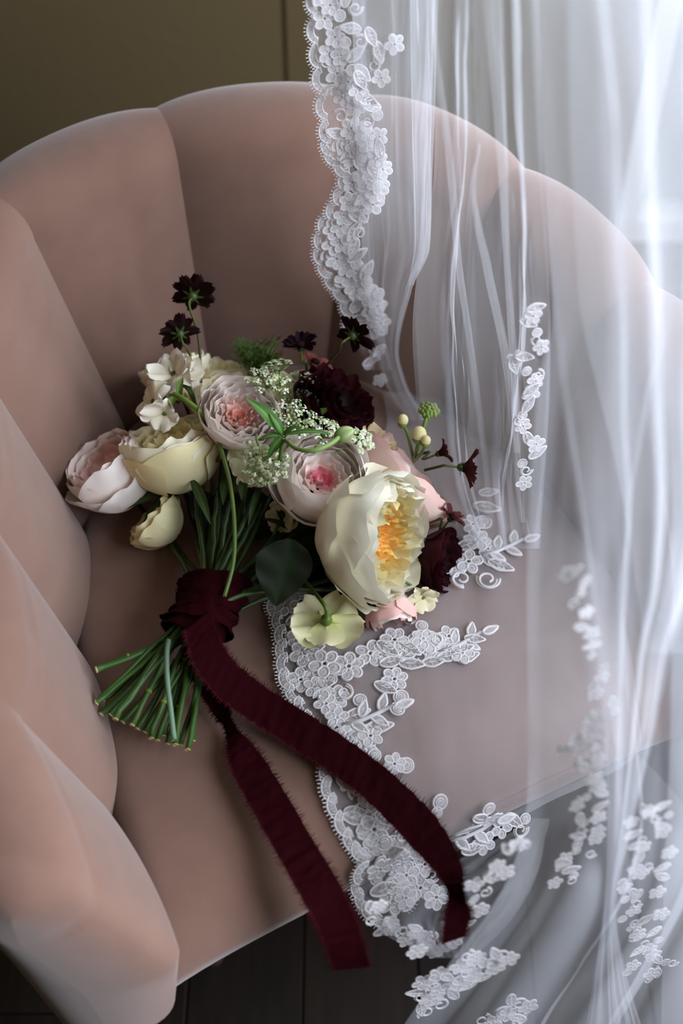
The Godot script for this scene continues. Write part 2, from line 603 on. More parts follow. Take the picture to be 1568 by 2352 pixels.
func lace_on_seat(v: Node3D, kind: String, px: float, py: float, size: float, turn: float, variant := 0) -> void:
	var p := on_seat(px, py, 0.0065)
	var q := on_seat(px + 6, py, 0.0065) - p
	var w := on_seat(px, py + 6, 0.0065) - p
	var n := w.cross(q).normalized()
	if n.y < 0: n = -n
	lace(v, kind, p + n * jit(0.0008), facing_up(n) * Basis(Vector3.UP, turn), size * 1.2 / 2750.0, variant)

func facing_up(n: Vector3) -> Basis:
	var x := (Vector3.RIGHT - n * n.x).normalized()
	return Basis(x, n, x.cross(n))

func lace_hung(v: Node3D, kind: String, px: float, py: float, z: float, size: float, turn: float, variant := 0, tilt := 0.0) -> void:
	var p := at_z(px, py, z)
	var n := Vector3(0.25 + tilt, 0.25, 1.0).normalized()
	var d := (p - EYE).dot(fwd)
	lace(v, kind, p, Basis(Vector3.RIGHT.slide(n).normalized(), n, Vector3.RIGHT.slide(n).normalized().cross(n)) * Basis(Vector3.UP, turn), size * d / FOC, variant)

func veil() -> void:
	var v := thing("bridal_veil", "sheer white tulle veil with corded lace edge hanging over the armchair and its seat", "veil")
	var S := [
		# the lace edged fall nearest the chair back
		[[[-90, 806, 1008, -1.0, -0.97], [200, 813, 1000, -1.0, -0.97], [420, 821, 992, -1.0, -0.96], [580, 831, 985, -1.0, -0.96], [655, 840, 948, -1.0, -0.96], [800, 868, 915, -1.0, -0.97], [885, 885, 935, -0.985, -0.95], [965, 935, 975, -0.945, -0.93]], 1.0, 0.03, 0.006, 1.0, 60, 90, 0.0],
		[[[-90, 806, 1000, -0.992, -0.97], [200, 813, 1000, -0.992, -0.97], [420, 821, 992, -0.992, -0.96], [580, 831, 985, -0.992, -0.96], [655, 840, 948, -0.992, -0.96], [800, 868, 915, -0.992, -0.97], [885, 885, 935, -0.985, -0.95], [965, 935, 975, -0.945, -0.93]], 1.3, 0.05, 0.005, 3.3, 60, 90, 0.0],
		[[[-90, 940, 1000, -0.985, -0.97], [300, 945, 990, -0.985, -0.97], [570, 950, 986, -0.98, -0.965], [655, 938, 950, -0.975, -0.97]], 1.0, 0.1, 0.004, 2.0, 24, 60, 0.0],
		# the middle, with narrow folds
		[[[-90, 995, 1235, -0.9, -0.8], [400, 995, 1245, -0.9, -0.8], [700, 950, 1262, -0.9, -0.8], [900, 955, 1262, -0.9, -0.78], [1100, 985, 1250, -0.87, -0.76], [1260, 1060, 1240, -0.795, -0.74]], 3.0, 0.06, 0.01, 3.0, 110, 100, 0.004],
		[[[-90, 1104, 1151, -0.84, -0.83], [300, 1136, 1163, -0.84, -0.83], [600, 1156, 1171, -0.84, -0.83], [800, 1168, 1186, -0.83, -0.82], [1040, 1180, 1196, -0.83, -0.82]], 1.0, 0.04, 0.002, 4.0, 24, 60, 0.0],
		[[[-90, 984, 1003, -0.89, -0.885], [100, 990, 1006, -0.89, -0.885], [350, 1022, 1040, -0.89, -0.885], [600, 1044, 1060, -0.89, -0.885], [800, 1072, 1088, -0.89, -0.885], [950, 1093, 1108, -0.89, -0.885], [1200, 1120, 1134, -0.82, -0.815]], 1.0, 0.06, 0.002, 5.0, 20, 70, 0.0],
		[[[330, 1098, 1104, -0.86, -0.855], [435, 1080, 1092, -0.86, -0.855], [600, 1106, 1126, -0.86, -0.855], [830, 1152, 1172, -0.86, -0.855], [1000, 1172, 1190, -0.86, -0.855], [1200, 1190, 1206, -0.8, -0.795]], 1.0, 0.06, 0.002, 6.0, 20, 60, 0.0],
		# the front falls
		[[[-90, 1222, 4200, -0.68, -0.56], [330, 1240, 3900, -0.68, -0.55], [560, 1255, 3600, -0.66, -0.54], [730, 1266, 3500, -0.64, -0.53], [900, 1234, 3300, -0.62, -0.52], [1190, 1214, 3100, -0.57, -0.5], [1330, 1209, 2900, -0.55, -0.48], [1700, 1213, 2800, -0.5, -0.45], [1900, 1203, 2800, -0.465, -0.44], [2050, 1150, 2800, -0.43, -0.42], [2200, 1040, 2800, -0.41, -0.41], [2400, 905, 2800, -0.39, -0.4]], 10.0, 0.018, 0.014, 7.0, 260, 150, 0.003],
		[[[-90, 1212, 1660, -0.64, -0.58], [300, 1236, 1660, -0.64, -0.58], [550, 1255, 1660, -0.62, -0.56], [740, 1271, 1660, -0.6, -0.54], [950, 1292, 1650, -0.57, -0.52], [1150, 1322, 1640, -0.55, -0.5], [1350, 1351, 1600, -0.52, -0.48], [1500, 1370, 1540, -0.5, -0.47], [1620, 1381, 1512, -0.49, -0.46], [1900, 1394, 1452, -0.46, -0.44], [2080, 1386, 1414, -0.43, -0.43], [2250, 1362, 1440, -0.41, -0.41], [2400, 1340, 1482, -0.4, -0.4]], 3.6, 0.07, 0.012, 8.4, 170, 150, 0.004],
		[[[-90, 1420, 4000, -0.6, -0.54], [400, 1470, 3800, -0.6, -0.53], [1000, 1535, 3300, -0.56, -0.48], [1650, 1540, 2700, -0.5, -0.45], [2000, 1525, 2700, -0.46, -0.43], [2400, 1518, 2700, -0.4, -0.4]], 8.0, 0.025, 0.012, 9.1, 220, 110, 0.004],
		[[[-90, 1300, 4200, -0.7, -0.6], [700, 1330, 3500, -0.68, -0.58], [1100, 1420, 3100, -0.64, -0.56], [1500, 1478, 2900, -0.56, -0.5]], 13.0, 0.018, 0.01, 11.0, 230, 100, 0.004],
		# the net that carries the lace edge before the chair back
		[[[-90, 712, 840, -1.008, -0.995], [90, 716, 840, -1.008, -0.995], [190, 728, 845, -1.008, -0.995], [300, 742, 850, -1.008, -0.995], [350, 752, 850, -1.008, -0.995], [400, 784, 850, -1.008, -0.995], [460, 770, 855, -1.008, -0.995], [520, 738, 855, -1.008, -0.995], [585, 730, 860, -1.008, -0.995], [640, 752, 865, -1.008, -0.995], [690, 786, 870, -1.008, -0.995], [760, 800, 880, -1.0, -0.99], [850, 845, 900, -0.99, -0.985]], 0.5, 0.0, 0.002, 4.4, 16, 90, 0.0],
		# over the front edge of the seat
		[[[1880, 1225, 1262, -0.5, -0.5], [1930, 1135, 1250, -0.495, -0.49], [1985, 1032, 1240, -0.486, -0.485], [2050, 920, 1215, -0.47, -0.475], [2105, 856, 1180, -0.457, -0.465], [2150, 890, 1140, -0.448, -0.455], [2200, 990, 1090, -0.443, -0.445]], 2.0, 0.03, 0.006, 5.5, 70, 60, 0.0],
	]
	for s in S:
		obj("tulle_fall", sheet(s[0], s[1], s[2], s[3], s[4], s[5], s[6], s[7]), M.tulle, v)
	# laid over the seat
	obj("tulle_spread", seat_sheet([[905, 880, 1010], [1000, 880, 1180], [1200, 760, 1330], [1330, 640, 1400], [1430, 637, 1430], [1530, 648, 1450], [1620, 690, 1460], [1710, 745, 1470], [1760, 746, 1435], [1810, 752, 1335], [1860, 768, 1235], [1900, 786, 1150], [1980, 822, 1010], [2040, 815, 915], [2100, 848, 860]], 90, 150, 2.0), M.tulle, v)
	lace_all(v)

func lace_all(v: Node3D) -> void:
	# the scalloped edge on the seat
	var edge := [Vector2(622, 1385), Vector2(640, 1440), Vector2(646, 1500), Vector2(654, 1560), Vector2(688, 1618), Vector2(724, 1678), Vector2(752, 1732), Vector2(748, 1790), Vector2(770, 1862), Vector2(805, 1930), Vector2(832, 1972), Vector2(818, 2030), Vector2(838, 2080), Vector2(872, 2108)]
	var n := 24
	for i in n:
		var p: Vector2 = spline(edge, (i + 0.5) / n)
		var d: Vector2 = spline(edge, minf((i + 0.9) / n, 1.0)) - spline(edge, (i + 0.1) / n)
		lace_on_seat(v, "lace_scallop", p.x + 12, p.y, 42, -d.angle() + PI, 0)
	var spots := [
		["lace_flower", 700, 1500, 60], ["lace_flower", 745, 1525, 62], ["lace_flower", 800, 1530, 60], ["lace_flower", 850, 1500, 58], ["lace_leaf", 890, 1490, 50], ["lace_flower", 690, 1450, 56], ["lace_flower", 690, 1560, 52],
		["lace_berry", 826, 1608, 30], ["lace_flower", 905, 1560, 50], ["lace_berry", 920, 1600, 34], ["lace_berry", 912, 1628, 32], ["lace_leaf", 885, 1580, 46], ["lace_sprig", 858, 1640, 90], ["lace_leaf", 820, 1640, 52], ["lace_leaf", 872, 1668, 52], ["lace_scroll", 790, 1590, 42], ["lace_flower", 770, 1600, 50], ["lace_scroll", 740, 1600, 40], ["lace_berry", 735, 1570, 30], ["lace_berry", 760, 1560, 28],
		["lace_scroll", 770, 1665, 46], ["lace_leaf", 800, 1690, 52], ["lace_flower", 835, 1715, 52], ["lace_flower", 850, 1690, 46], ["lace_scroll", 800, 1720, 46], ["lace_berry", 860, 1735, 28],
		["lace_flower", 905, 1470, 54], ["lace_leaf", 940, 1490, 50], ["lace_flower", 975, 1475, 56], ["lace_flower", 1000, 1490, 50], ["lace_leaf", 1030, 1490, 52], ["lace_flower", 1030, 1460, 46], ["lace_sprig", 1068, 1470, 84], ["lace_leaf", 1060, 1492, 50], ["lace_leaf", 1090, 1468, 40], ["lace_berry", 940, 1420, 30], ["lace_berry", 968, 1438, 28], ["lace_leaf", 900, 1520, 48], ["lace_leaf", 945, 1525, 50], ["lace_scroll", 965, 1510, 40], ["lace_leaf", 995, 1520, 44],
		["lace_berry", 932, 1758, 34], ["lace_flower", 905, 1755, 40], ["lace_berry", 1010, 1842, 34], ["lace_berry", 1002, 1866, 26],
		["lace_flower", 800, 1800, 34], ["lace_berry", 838, 1838, 30], ["lace_berry", 868, 1868, 30], ["lace_leaf", 880, 1880, 42], ["lace_scroll", 830, 1860, 34], ["lace_flower", 858, 1905, 62], ["lace_leaf", 815, 1880, 46], ["lace_berry", 880, 1935, 36], ["lace_scroll", 920, 1920, 38], ["lace_flower", 925, 1925, 36], ["lace_flower", 850, 1950, 44], ["lace_leaf", 900, 1960, 52], ["lace_flower", 940, 1960, 52], ["lace_flower", 975, 1985, 50], ["lace_scroll", 905, 1990, 44], ["lace_flower", 870, 1995, 52], ["lace_leaf", 880, 2040, 54], ["lace_flower", 930, 2010, 54], ["lace_flower", 965, 2040, 54], ["lace_scroll", 900, 2030, 42], ["lace_flower", 900, 2070, 56], ["lace_scroll", 990, 2010, 40], ["lace_scallop", 930, 2060, 46], ["lace_flower", 1000, 2060, 50],
		["lace_sprig", 1095, 1905, 90], ["lace_leaf", 1075, 1905, 50], ["lace_flower", 1110, 1935, 48], ["lace_flower", 1128, 1880, 44], ["lace_berry", 1122, 1858, 30], ["lace_leaf", 1105, 1880, 46], ["lace_flower", 1150, 1900, 44], ["lace_leaf", 1180, 1885, 46], ["lace_scroll", 1195, 1905, 38], ["lace_berry", 1205, 1880, 26], ["lace_leaf", 1085, 1950, 46],
		["lace_flower", 1040, 1300, 52], ["lace_flower", 1075, 1290, 58], ["lace_scroll", 1120, 1330, 56], ["lace_leaf", 1130, 1290, 56], ["lace_flower", 1095, 1240, 54], ["lace_berry", 1110, 1200, 40], ["lace_leaf", 1118, 1165, 58], ["lace_leaf", 1122, 1130, 44], ["lace_flower", 1085, 1205, 48], ["lace_sprig", 1165, 1255, 86], ["lace_leaf", 1150, 1300, 54], ["lace_scroll", 1060, 1330, 50], ["lace_leaf", 1075, 1250, 50], ["lace_flower", 1120, 1260, 46],
		["lace_flower", 655, 1390, 46], ["lace_flower", 690, 1380, 50], ["lace_leaf", 680, 1420, 46], ["lace_flower", 730, 1400, 46], ["lace_flower", 700, 1350, 46],
	]
	# small pieces that close the gaps between the larger ones
	for i in 46:
		var f := fmod(i * 0.618, 1.0)
		var p: Vector2 = spline(edge, 0.1 + 0.86 * f)
		spots.append([["lace_flower", "lace_scroll", "lace_leaf", "lace_berry"][i % 4], p.x + 38 + 60 * fmod(i * 0.37, 1.0), p.y - 4 + jit(10), [44, 36, 42, 26][i % 4]])
	for i in 14:
		spots.append([["lace_flower", "lace_leaf", "lace_scroll"][i % 3], 880 + 210 * i / 14.0, 1488 + jit(22), [46, 46, 36][i % 3]])
	var k := 0
	for s in spots:
		var turn := jit(0.7)
		if s[0] == "lace_sprig": turn = 0.3 + jit(0.25)
		elif s[0] != "lace_leaf": turn = jit(3.0)
		lace_on_seat(v, s[0], s[1], s[2], s[3], turn, k % 2 if s[0] == "lace_flower" else 0)
		k += 1
	# the lace edge that hangs before the chair back
	var hang := [Vector2(712, -20), Vector2(716, 90), Vector2(728, 190), Vector2(742, 300), Vector2(752, 350), Vector2(786, 400), Vector2(770, 460), Vector2(738, 520), Vector2(730, 585), Vector2(755, 640), Vector2(788, 690), Vector2(800, 760)]
	n = 20
	for i in n:
		var p: Vector2 = spline(hang, (i + 0.5) / n)
		var d: Vector2 = spline(hang, minf((i + 0.9) / n, 1.0)) - spline(hang, (i + 0.1) / n)
		lace_hung(v, "lace_scallop", p.x + 12, p.y, -1.005, 46, -d.angle() + PI, 0)
	for i in 96:
		var f := (i + 0.5) / 96.0
		var p: Vector2 = spline(hang, f)
		var reach := minf(95.0 if f < 0.4 else 75.0, 830.0 - p.x + 30.0)
		lace_hung(v, ["lace_flower", "lace_leaf", "lace_flower", "lace_scroll", "lace_berry"][i % 5], p.x + 22 + reach * fmod(i * 0.618, 1.0), p.y + jit(12), -1.003, [54, 52, 48, 42, 32][i % 5], jit(3.0), i % 2 if i % 5 in [0, 2] else 0)
	# lace seen through the folds, and down the front
	var runs := [
		[[Vector2(868, 75), Vector2(880, 130), Vector2(850, 190), Vector2(850, 260), Vector2(845, 340), Vector2(850, 430)], -0.99, 16, 34.0, 44.0],
		[[Vector2(1213, 700), Vector2(1235, 770), Vector2(1190, 840), Vector2(1225, 880), Vector2(1205, 960), Vector2(1220, 1030), Vector2(1210, 1110)], -0.8, 24, 24.0, 40.0],
		[[Vector2(868, 800), Vector2(850, 840), Vector2(875, 880)], -0.985, 6, 16.0, 34.0],
		[[Vector2(1320, 1300), Vector2(1330, 1380), Vector2(1350, 1470), Vector2(1370, 1560), Vector2(1400, 1640)], -0.53, 16, 24.0, 38.0],
		[[Vector2(1355, 1640), Vector2(1360, 1700), Vector2(1345, 1760), Vector2(1360, 1820), Vector2(1340, 1900), Vector2(1330, 1960), Vector2(1290, 2030)], -0.475, 42, 36.0, 38.0],
		[[Vector2(1290, 1735), Vector2(1320, 1700), Vector2(1345, 1690)], -0.48, 6, 10.0, 34.0],
		[[Vector2(1505, 1850), Vector2(1490, 1930), Vector2(1475, 2020), Vector2(1470, 2100), Vector2(1500, 2180), Vector2(1490, 2240)], -0.47, 52, 52.0, 38.0],
	]
	for r in runs:
		for i in r[2]:
			var p: Vector2 = spline(r[0], (i + 0.5) / r[2])
			lace_hung(v, ["lace_leaf", "lace_flower", "lace_leaf", "lace_berry", "lace_scroll", "lace_flower"][i % 6], p.x + jit(r[3]), p.y + jit(8), r[1] + jit(0.004), r[4] * [1.15, 1.1, 1.2, 0.7, 0.9, 1.0][i % 6], jit(3.0), i % 2 if i % 6 in [1, 5] else 0)
	# the border that falls over the front of the seat
	var low := [Vector2(860, 2108), Vector2(900, 2150), Vector2(960, 2170), Vector2(1010, 2190), Vector2(1060, 2150), Vector2(1090, 2080), Vector2(1140, 2010), Vector2(1200, 1975)]
	for i in 36:
		var p: Vector2 = spline(low, (i + 0.5) / 36)
		lace_hung(v, ["lace_flower", "lace_leaf", "lace_scroll", "lace_flower"][i % 4], p.x + jit(24), p.y - 18 + jit(22), -0.455, 44 + jit(6), jit(3.0), i % 2 if i % 4 in [0, 3] else 0)
	for i in 40:      # far below, near the floor
		lace_hung(v, ["lace_flower", "lace_leaf", "lace_scroll"][i % 3], 950 + 260 * fmod(i * 0.618, 1.0) + jit(10), 2185 + 165 * fmod(i * 0.37, 1.0), -0.43, 50, jit(3.0), i % 2 if i % 3 == 0 else 0)

# ------------------------------------------------------------------ the bouquet
const ENDS := [[222, 1537, 0.500], [224, 1614, 0.486], [232, 1640, 0.476], [262, 1647, 0.488], [300, 1668, 0.488], [314, 1674, 0.478], [283, 1655, 0.476], [344, 1694, 0.482], [362, 1702, 0.476], [328, 1682, 0.474], [402, 1707, 0.484], [430, 1722, 0.480], [410, 1712, 0.473], [386, 1706, 0.473], [250, 1640, 0.473], [438, 1700, 0.474], [372, 1690, 0.474], [240, 1606, 0.474]]
var stem_k := 0
func add_stem(o: Node3D, from: Vector3, axis: Vector3, px: float, r := 0.0024, hair := false) -> void:
	# lat runs from the left of the tie to its right, as the flowers stand
	var lat := clampf((px - 560.0) / 400.0, -1.0, 1.0)
	var e: Array = ENDS[stem_k % ENDS.size()]
	var hi := [-0.9, 0.6, -0.2, 0.9, 0.2, -0.6][stem_k % 6] as float
	stem_k += 1
	stem_of(o, from, axis, lat, hi, at_h(e[0] + jit(3), e[1] + jit(3), e[2]), r, M.leaf, 0.03 if hair else 0.0)

func P(px: float, py: float, h: float) -> Vector3:
	return at_h(px, py, h)

func sepals(o: Node3D, bas: Basis, foot: Vector3, R: float, n := 5) -> void:
	for i in n:
		var a := TAU * i / n + 0.4
		var d := Vector3(cos(a), 0, sin(a))
		obj("sepal", leaf_geo(foot, foot + bas * (d * 0.75 + Vector3.UP * 0.1) * R * 0.7, R * 0.14, bas * Vector3.UP, 0.3, -0.12, lin(0.28, 0.38, 0.17), lin(0.36, 0.46, 0.24)), M.leaf, o)

func cosmos(called: String, label: String, at: Vector3, R: float, axis: Vector3, roll: float, n: int, foot: Vector3, lift: float, droop: float, col: Color, tip: Color) -> Node3D:
	var o := thing(called, label, "flower", at, "dark cosmos in the bouquet")
	var bas := facing(axis, roll)
	for i in n:
		var g := flat_petal(bas, R * (1.0 + jit(0.08)), TAU * i / n + jit(0.12), 0.27 + jit(0.03), lift + jit(0.12), droop + jit(0.1), 0.03, col, tip, i * 1.7 + roll, 0.12)
		obj("petal", g, M.petal, o)
	var d := Geo.new()
	d.ball(bas * Vector3(0, R * 0.1, 0), Vector3(R * 0.24, R * 0.2, R * 0.24), 14, 9, lin(0.13, 0.07, 0.06), bas)
	for i in 46:
		var a := i * 2.399963
		var rr := sqrt(i / 46.0) * R * 0.24
		d.ball(bas * Vector3(cos(a) * rr, R * (0.30 - 0.5 * pow(rr / R, 1.0)), sin(a) * rr), Vector3(1, 1.7, 1) * R * 0.028, 5, 4, lin(0.20, 0.10, 0.07), bas)
	obj("disc", d, M.petal, o)
	var cx := Geo.new()
	cx.ball(bas * Vector3(0, -R * 0.1, 0), Vector3(R * 0.2, R * 0.19, R * 0.2), 12, 8, lin(0.22, 0.28, 0.12), bas)
	obj("calyx", cx, M.leaf, o)
	for i in 7:
		var a := TAU * i / 7.0
		var q := bas * Vector3(cos(a), 0, sin(a))
		obj("bract", leaf_geo(bas * Vector3(0, -R * 0.12, 0) + q * R * 0.1, q * R * 0.46 + bas * Vector3(0, -R * 0.06, 0), R * 0.06, bas * Vector3.UP, 0.1, 0.0, lin(0.19, 0.25, 0.11), lin(0.25, 0.33, 0.15)), M.leaf, cx_parent(o))
	var st := Geo.new()
	var a0 := bas * Vector3(0, -R * 0.25, 0)
	var f := foot - at
	st.tube(smooth_path([a0, a0 - axis * 0.012, a0.lerp(f, 0.5) + Vector3(0.002, 0.004, 0), f], 14), 0.0010, 0.0013, 7, lin(0.30, 0.36, 0.15), lin(0.26, 0.24, 0.14))
	obj("stem", st, M.leaf, o)
	return o

func cx_parent(o: Node3D) -> Node3D:
	return o.get_node("calyx")

func umbel(label: String, foot: Vector3, hub: Vector3, axis: Vector3, R: float, dome: float, rays: int, sd: int) -> void:
	var o := thing("queen_annes_lace", label, "flower", hub, "lacy white umbels in the bouquet")
	var r := RandomNumberGenerator.new()
	r.seed = sd
	var bas := facing(axis, sd)
	var st := Geo.new()
	var f := foot - hub
	st.tube(smooth_path([Vector3.ZERO, -axis.normalized() * f.length() * 0.3, f * 0.7 + Vector3(0, 0.002, 0), f], 10), 0.0009, 0.0012, 6, lin(0.45, 0.52, 0.28))
	obj("stem", st, M.leaf, o)
	var ry := Geo.new()
	var fl := Geo.new()
	for i in rays:
		var a := i * 2.399963
		var q := sqrt((i + 0.5) / rays)
		var tip := bas * Vector3(cos(a) * q * R, R * dome * (1.0 - 0.6 * q * q) + r.randf_range(-0.08, 0.08) * R, sin(a) * q * R)
		ry.tube([Vector3.ZERO, tip * 0.5 + bas * Vector3(0, -R * 0.05, 0), tip], 0.00045, 0.0003, 4, lin(0.44, 0.54, 0.28))
		var n2 := 9
		for k in n2:
			var b := k * 2.399963 + i
			var w := sqrt((k + 0.4) / n2) * R * 0.24
			var at := tip + bas * Vector3(cos(b) * w, R * 0.17 - w * 0.35, sin(b) * w)
			ry.tube([tip, at], 0.00025, 0.0002, 3, lin(0.48, 0.58, 0.32))
			var rad := r.randf_range(0.0010, 0.0016)
			var fb := facing(axis + bas * Vector3(cos(b), 0, sin(b)) * 0.5 + Vector3(r.randf_range(-0.4, 0.4), r.randf_range(-0.4, 0.4), r.randf_range(-0.4, 0.4)), r.randf() * 6.0)
			var wht := lin(0.90, 0.91, 0.80) if r.randf() < 0.6 else lin(0.70, 0.78, 0.52)
			for m in 5:
				var c := TAU * m / 5.0
				var d := Vector3(cos(c), 0, sin(c))
				var s := Vector3(-sin(c), 0, cos(c))
				var z := at + fb * (Vector3(0, 0.0003, 0))
				fl.tri(z, at + fb * (d * rad * 0.7 + s * rad * 0.42 + Vector3(0, 0.0003, 0)), at + fb * (d * rad * 1.15), wht)
				fl.tri(z, at + fb * (d * rad * 1.15), at + fb * (d * rad * 0.7 - s * rad * 0.42 + Vector3(0, 0.0003, 0)), wht)
	var rr := obj("umbel_rays", ry, M.leaf, o)
	rr.set_meta("kind", "stuff")
	var ff := obj("floret_cluster", fl, M.petal, o)
	ff.set_meta("kind", "stuff")

func ruffled(called: String, label: String, group: String, at: Vector3, R: float, axis: Vector3, roll: float, petals: Array, foot = null, sr := 0.0013) -> Node3D:
	# a loose blossom; petals: [turn in degrees, length, width, lift, droop, ruffle, foot colour, tip colour]
	var o := thing(called, label, "flower", at, group)
	var bas := facing(axis, roll)
	for p in petals:
		obj("petal", flat_petal(bas, R * p[1], deg_to_rad(p[0]), p[2], p[3], p[4], p[5], p[6], p[7], p[0] * 0.11 + roll, 0.05), M.petal, o)
	var cx := Geo.new()
	cx.ball(bas * Vector3(0, -R * 0.08, 0), Vector3(R * 0.16, R * 0.2, R * 0.16), 10, 8, lin(0.34, 0.44, 0.18), bas)
	obj("calyx", cx, M.leaf, o)
	if foot != null:
		var st := Geo.new()
		var f: Vector3 = foot - at
		st.tube(smooth_path([bas * Vector3(0, -R * 0.15, 0), bas * Vector3(0, -R * 0.7, 0), f * 0.7 + Vector3(0, 0.006, 0), f], 16), sr, sr * 1.1, 8, lin(0.36, 0.46, 0.18), lin(0.25, 0.33, 0.13))
		obj("stem", st, M.leaf, o)
	return o

func leaf(called: String, label: String, group: String, blades: Array) -> Node3D:
	# blades: [from, to, half width, fold, arch, colour, rib colour]
	var o := thing(called, label, "foliage", blades[0][0], group)
	for b in blades:
		obj("leaf_blade", leaf_geo(b[0] - o.position, b[1] - o.position, b[2], b[7] if b.size() > 7 else Vector3.UP, b[3], b[4], b[5], b[6], 0.08), M.blade, o)
	return o

func flowers() -> void:
	var cream := lin(0.98, 0.96, 0.885)
	var ivory := lin(0.97, 0.94, 0.83)
	var butter := lin(0.96, 0.92, 0.73)
	var apricot := lin(0.97, 0.78, 0.42)
	var blush := lin(0.97, 0.90, 0.86)
	var pale := lin(0.98, 0.94, 0.91)
	var pink := lin(0.95, 0.80, 0.76)
	var rosy := lin(0.86, 0.48, 0.54)
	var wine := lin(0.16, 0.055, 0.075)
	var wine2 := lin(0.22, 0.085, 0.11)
	var black := lin(0.085, 0.04, 0.045)

	# 1 the big cream rose with an apricot heart
	var ax := cam_dir(0.86, -0.10, 0.50)
	var o := rose("garden_rose", "large cream garden rose with apricot yellow heart, the biggest bloom at the right", "garden roses in the bouquet", P(880, 1236, 0.532), 0.052, ax, 0.3, [
		[3, 1.05, 46, 84, 0.16, 0.05, -0.03, ivory, cream], [5, 1.01, 56, 104, 0.10, 0.045, 0.0, ivory, cream], [5, 0.97, 54, 106, 0.05, 0.035, 0.02, ivory, cream], [6, 0.90, 46, 106, 0.02, 0.05, 0.05, ivory, cream], [6, 0.84, 40, 104, 0.0, 0.08, 0.08, butter, cream],
		[8, 0.75, 32, 102, -0.02, 0.12, 0.10, lin(0.97, 0.86, 0.55), lin(0.97, 0.94, 0.78)], [9, 0.63, 30, 100, -0.05, 0.16, 0.10, lin(0.97, 0.76, 0.40), lin(0.97, 0.92, 0.70)], [9, 0.50, 32, 98, -0.06, 0.2, 0.07, apricot, lin(0.97, 0.86, 0.55)], [8, 0.38, 36, 98, 0.0, 0.22, 0.02, apricot, lin(0.97, 0.80, 0.44)], [6, 0.25, 44, 98, 0.0, 0.22, -0.02, lin(0.96, 0.70, 0.32), apricot], [4, 0.13, 50, 100, 0.0, 0.2, -0.05, lin(0.96, 0.66, 0.28), apricot]])
	sepals(o, facing(ax), -ax * 0.05, 0.05)
	add_stem(o, o.position - ax * 0.05, ax, 860, 0.0028)
	# 2 blush rose with pink heart
	ax = cam_dir(0.22, 0.42, 0.85)
	o = rose("garden_rose", "blush white cupped rose with a deep pink heart, below the green bud", "garden roses in the bouquet", P(740, 1098, 0.553), 0.0385, ax, 1.2, [
		[4, 1.06, 60, 96, 0.10, 0.03, -0.04, pale, lin(0.97, 0.93, 0.90)], [5, 0.97, 58, 124, 0.0, 0.015, 0.0, blush, pale], [5, 0.88, 54, 117, -0.02, 0.02, 0.02, blush, pale], [5, 0.78, 52, 111, -0.03, 0.03, 0.03, blush, pale], [4, 0.66, 54, 107, -0.03, 0.05, 0.04, blush, pale], [4, 0.52, 54, 104, 0.0, 0.08, 0.05, blush, pale], [5, 0.38, 46, 102, 0.0, 0.12, 0.04, pink, blush], [4, 0.25, 50, 98, 0.0, 0.14, 0.02, lin(0.80, 0.40, 0.46), lin(0.90, 0.62, 0.64)], [3, 0.12, 60, 98, 0, 0.1, 0.0, rosy, rosy]])
	sepals(o, facing(ax), -ax * 0.037, 0.036)
	add_stem(o, o.position - ax * 0.036, ax, 700)
	# 3 light pink rose in the middle
	ax = cam_dir(0.28, 0.40, 0.87)
	o = rose("garden_rose", "light pink many-petalled rose with coral folds in its heart, at the top middle", "garden roses in the bouquet", P(551, 950, 0.572), 0.0315, ax, 0.1, [
		[5, 1.02, 58, 104, 0.10, 0.04, -0.05, blush, pale], [6, 0.93, 50, 106, 0.03, 0.04, 0.0, blush, pale], [6, 0.82, 44, 104, 0.0, 0.06, 0.02, blush, pale], [7, 0.68, 38, 102, -0.03, 0.09, 0.04, blush, pale], [7, 0.52, 38, 100, 0.0, 0.15, 0.02, lin(0.92, 0.72, 0.67), lin(0.97, 0.89, 0.86)], [6, 0.36, 42, 100, 0.0, 0.18, 0.0, lin(0.87, 0.58, 0.51), lin(0.97, 0.86, 0.82)], [4, 0.2, 50, 100, 0, 0.15, -0.03, lin(0.78, 0.44, 0.38), lin(0.95, 0.80, 0.75)]])
	add_stem(o, o.position - ax * 0.03, ax, 540)
	var pink_rose := o
	# 4 butter yellow rose seen from its side
	ax = cam_dir(-0.22, 0.86, 0.32)
	o = rose("garden_rose", "butter yellow rose seen from its side with smooth rounded outer petals", "garden roses in the bouquet", P(392, 1020, 0.535), 0.044, ax, 2.2, [
		[4, 1.0, 64, 100, 0.06, 0.02, -0.02, butter, lin(0.95, 0.90, 0.70)], [5, 0.95, 58, 104, 0.05, 0.03, 0.03, butter, ivory], [5, 0.85, 50, 104, 0.0, 0.05, 0.06, butter, ivory], [6, 0.7, 44, 104, 0.0, 0.08, 0.1, lin(0.95, 0.82, 0.45), butter], [6, 0.5, 44, 104, 0, 0.1, 0.12, lin(0.95, 0.78, 0.4), butter], [4, 0.3, 50, 102, 0, 0.1, 0.1, butter, butter]])
	sepals(o, facing(ax), -ax * 0.043, 0.042)
	add_stem(o, o.position - ax * 0.042, ax, 420, 0.0028)
	# 5 blush rose at the far left
	ax = cam_dir(-0.45, 0.62, 0.45)
	o = rose("garden_rose", "blush pink rose hanging out at the far left beside the butter yellow rose", "garden roses in the bouquet", P(244, 1072, 0.512), 0.0375, ax, 0.9, [
		[4, 1.04, 60, 92, 0.14, 0.04, -0.08, blush, pale], [5, 0.97, 56, 112, 0.02, 0.03, 0.0, blush, pale], [5, 0.9, 52, 114, 0.0, 0.04, 0.04, pink, blush], [5, 0.76, 46, 110, 0.0, 0.06, 0.06, pink, blush], [6, 0.58, 44, 106, 0, 0.1, 0.05, pink, pink], [4, 0.36, 50, 104, 0, 0.1, 0.05, pink, pink]])
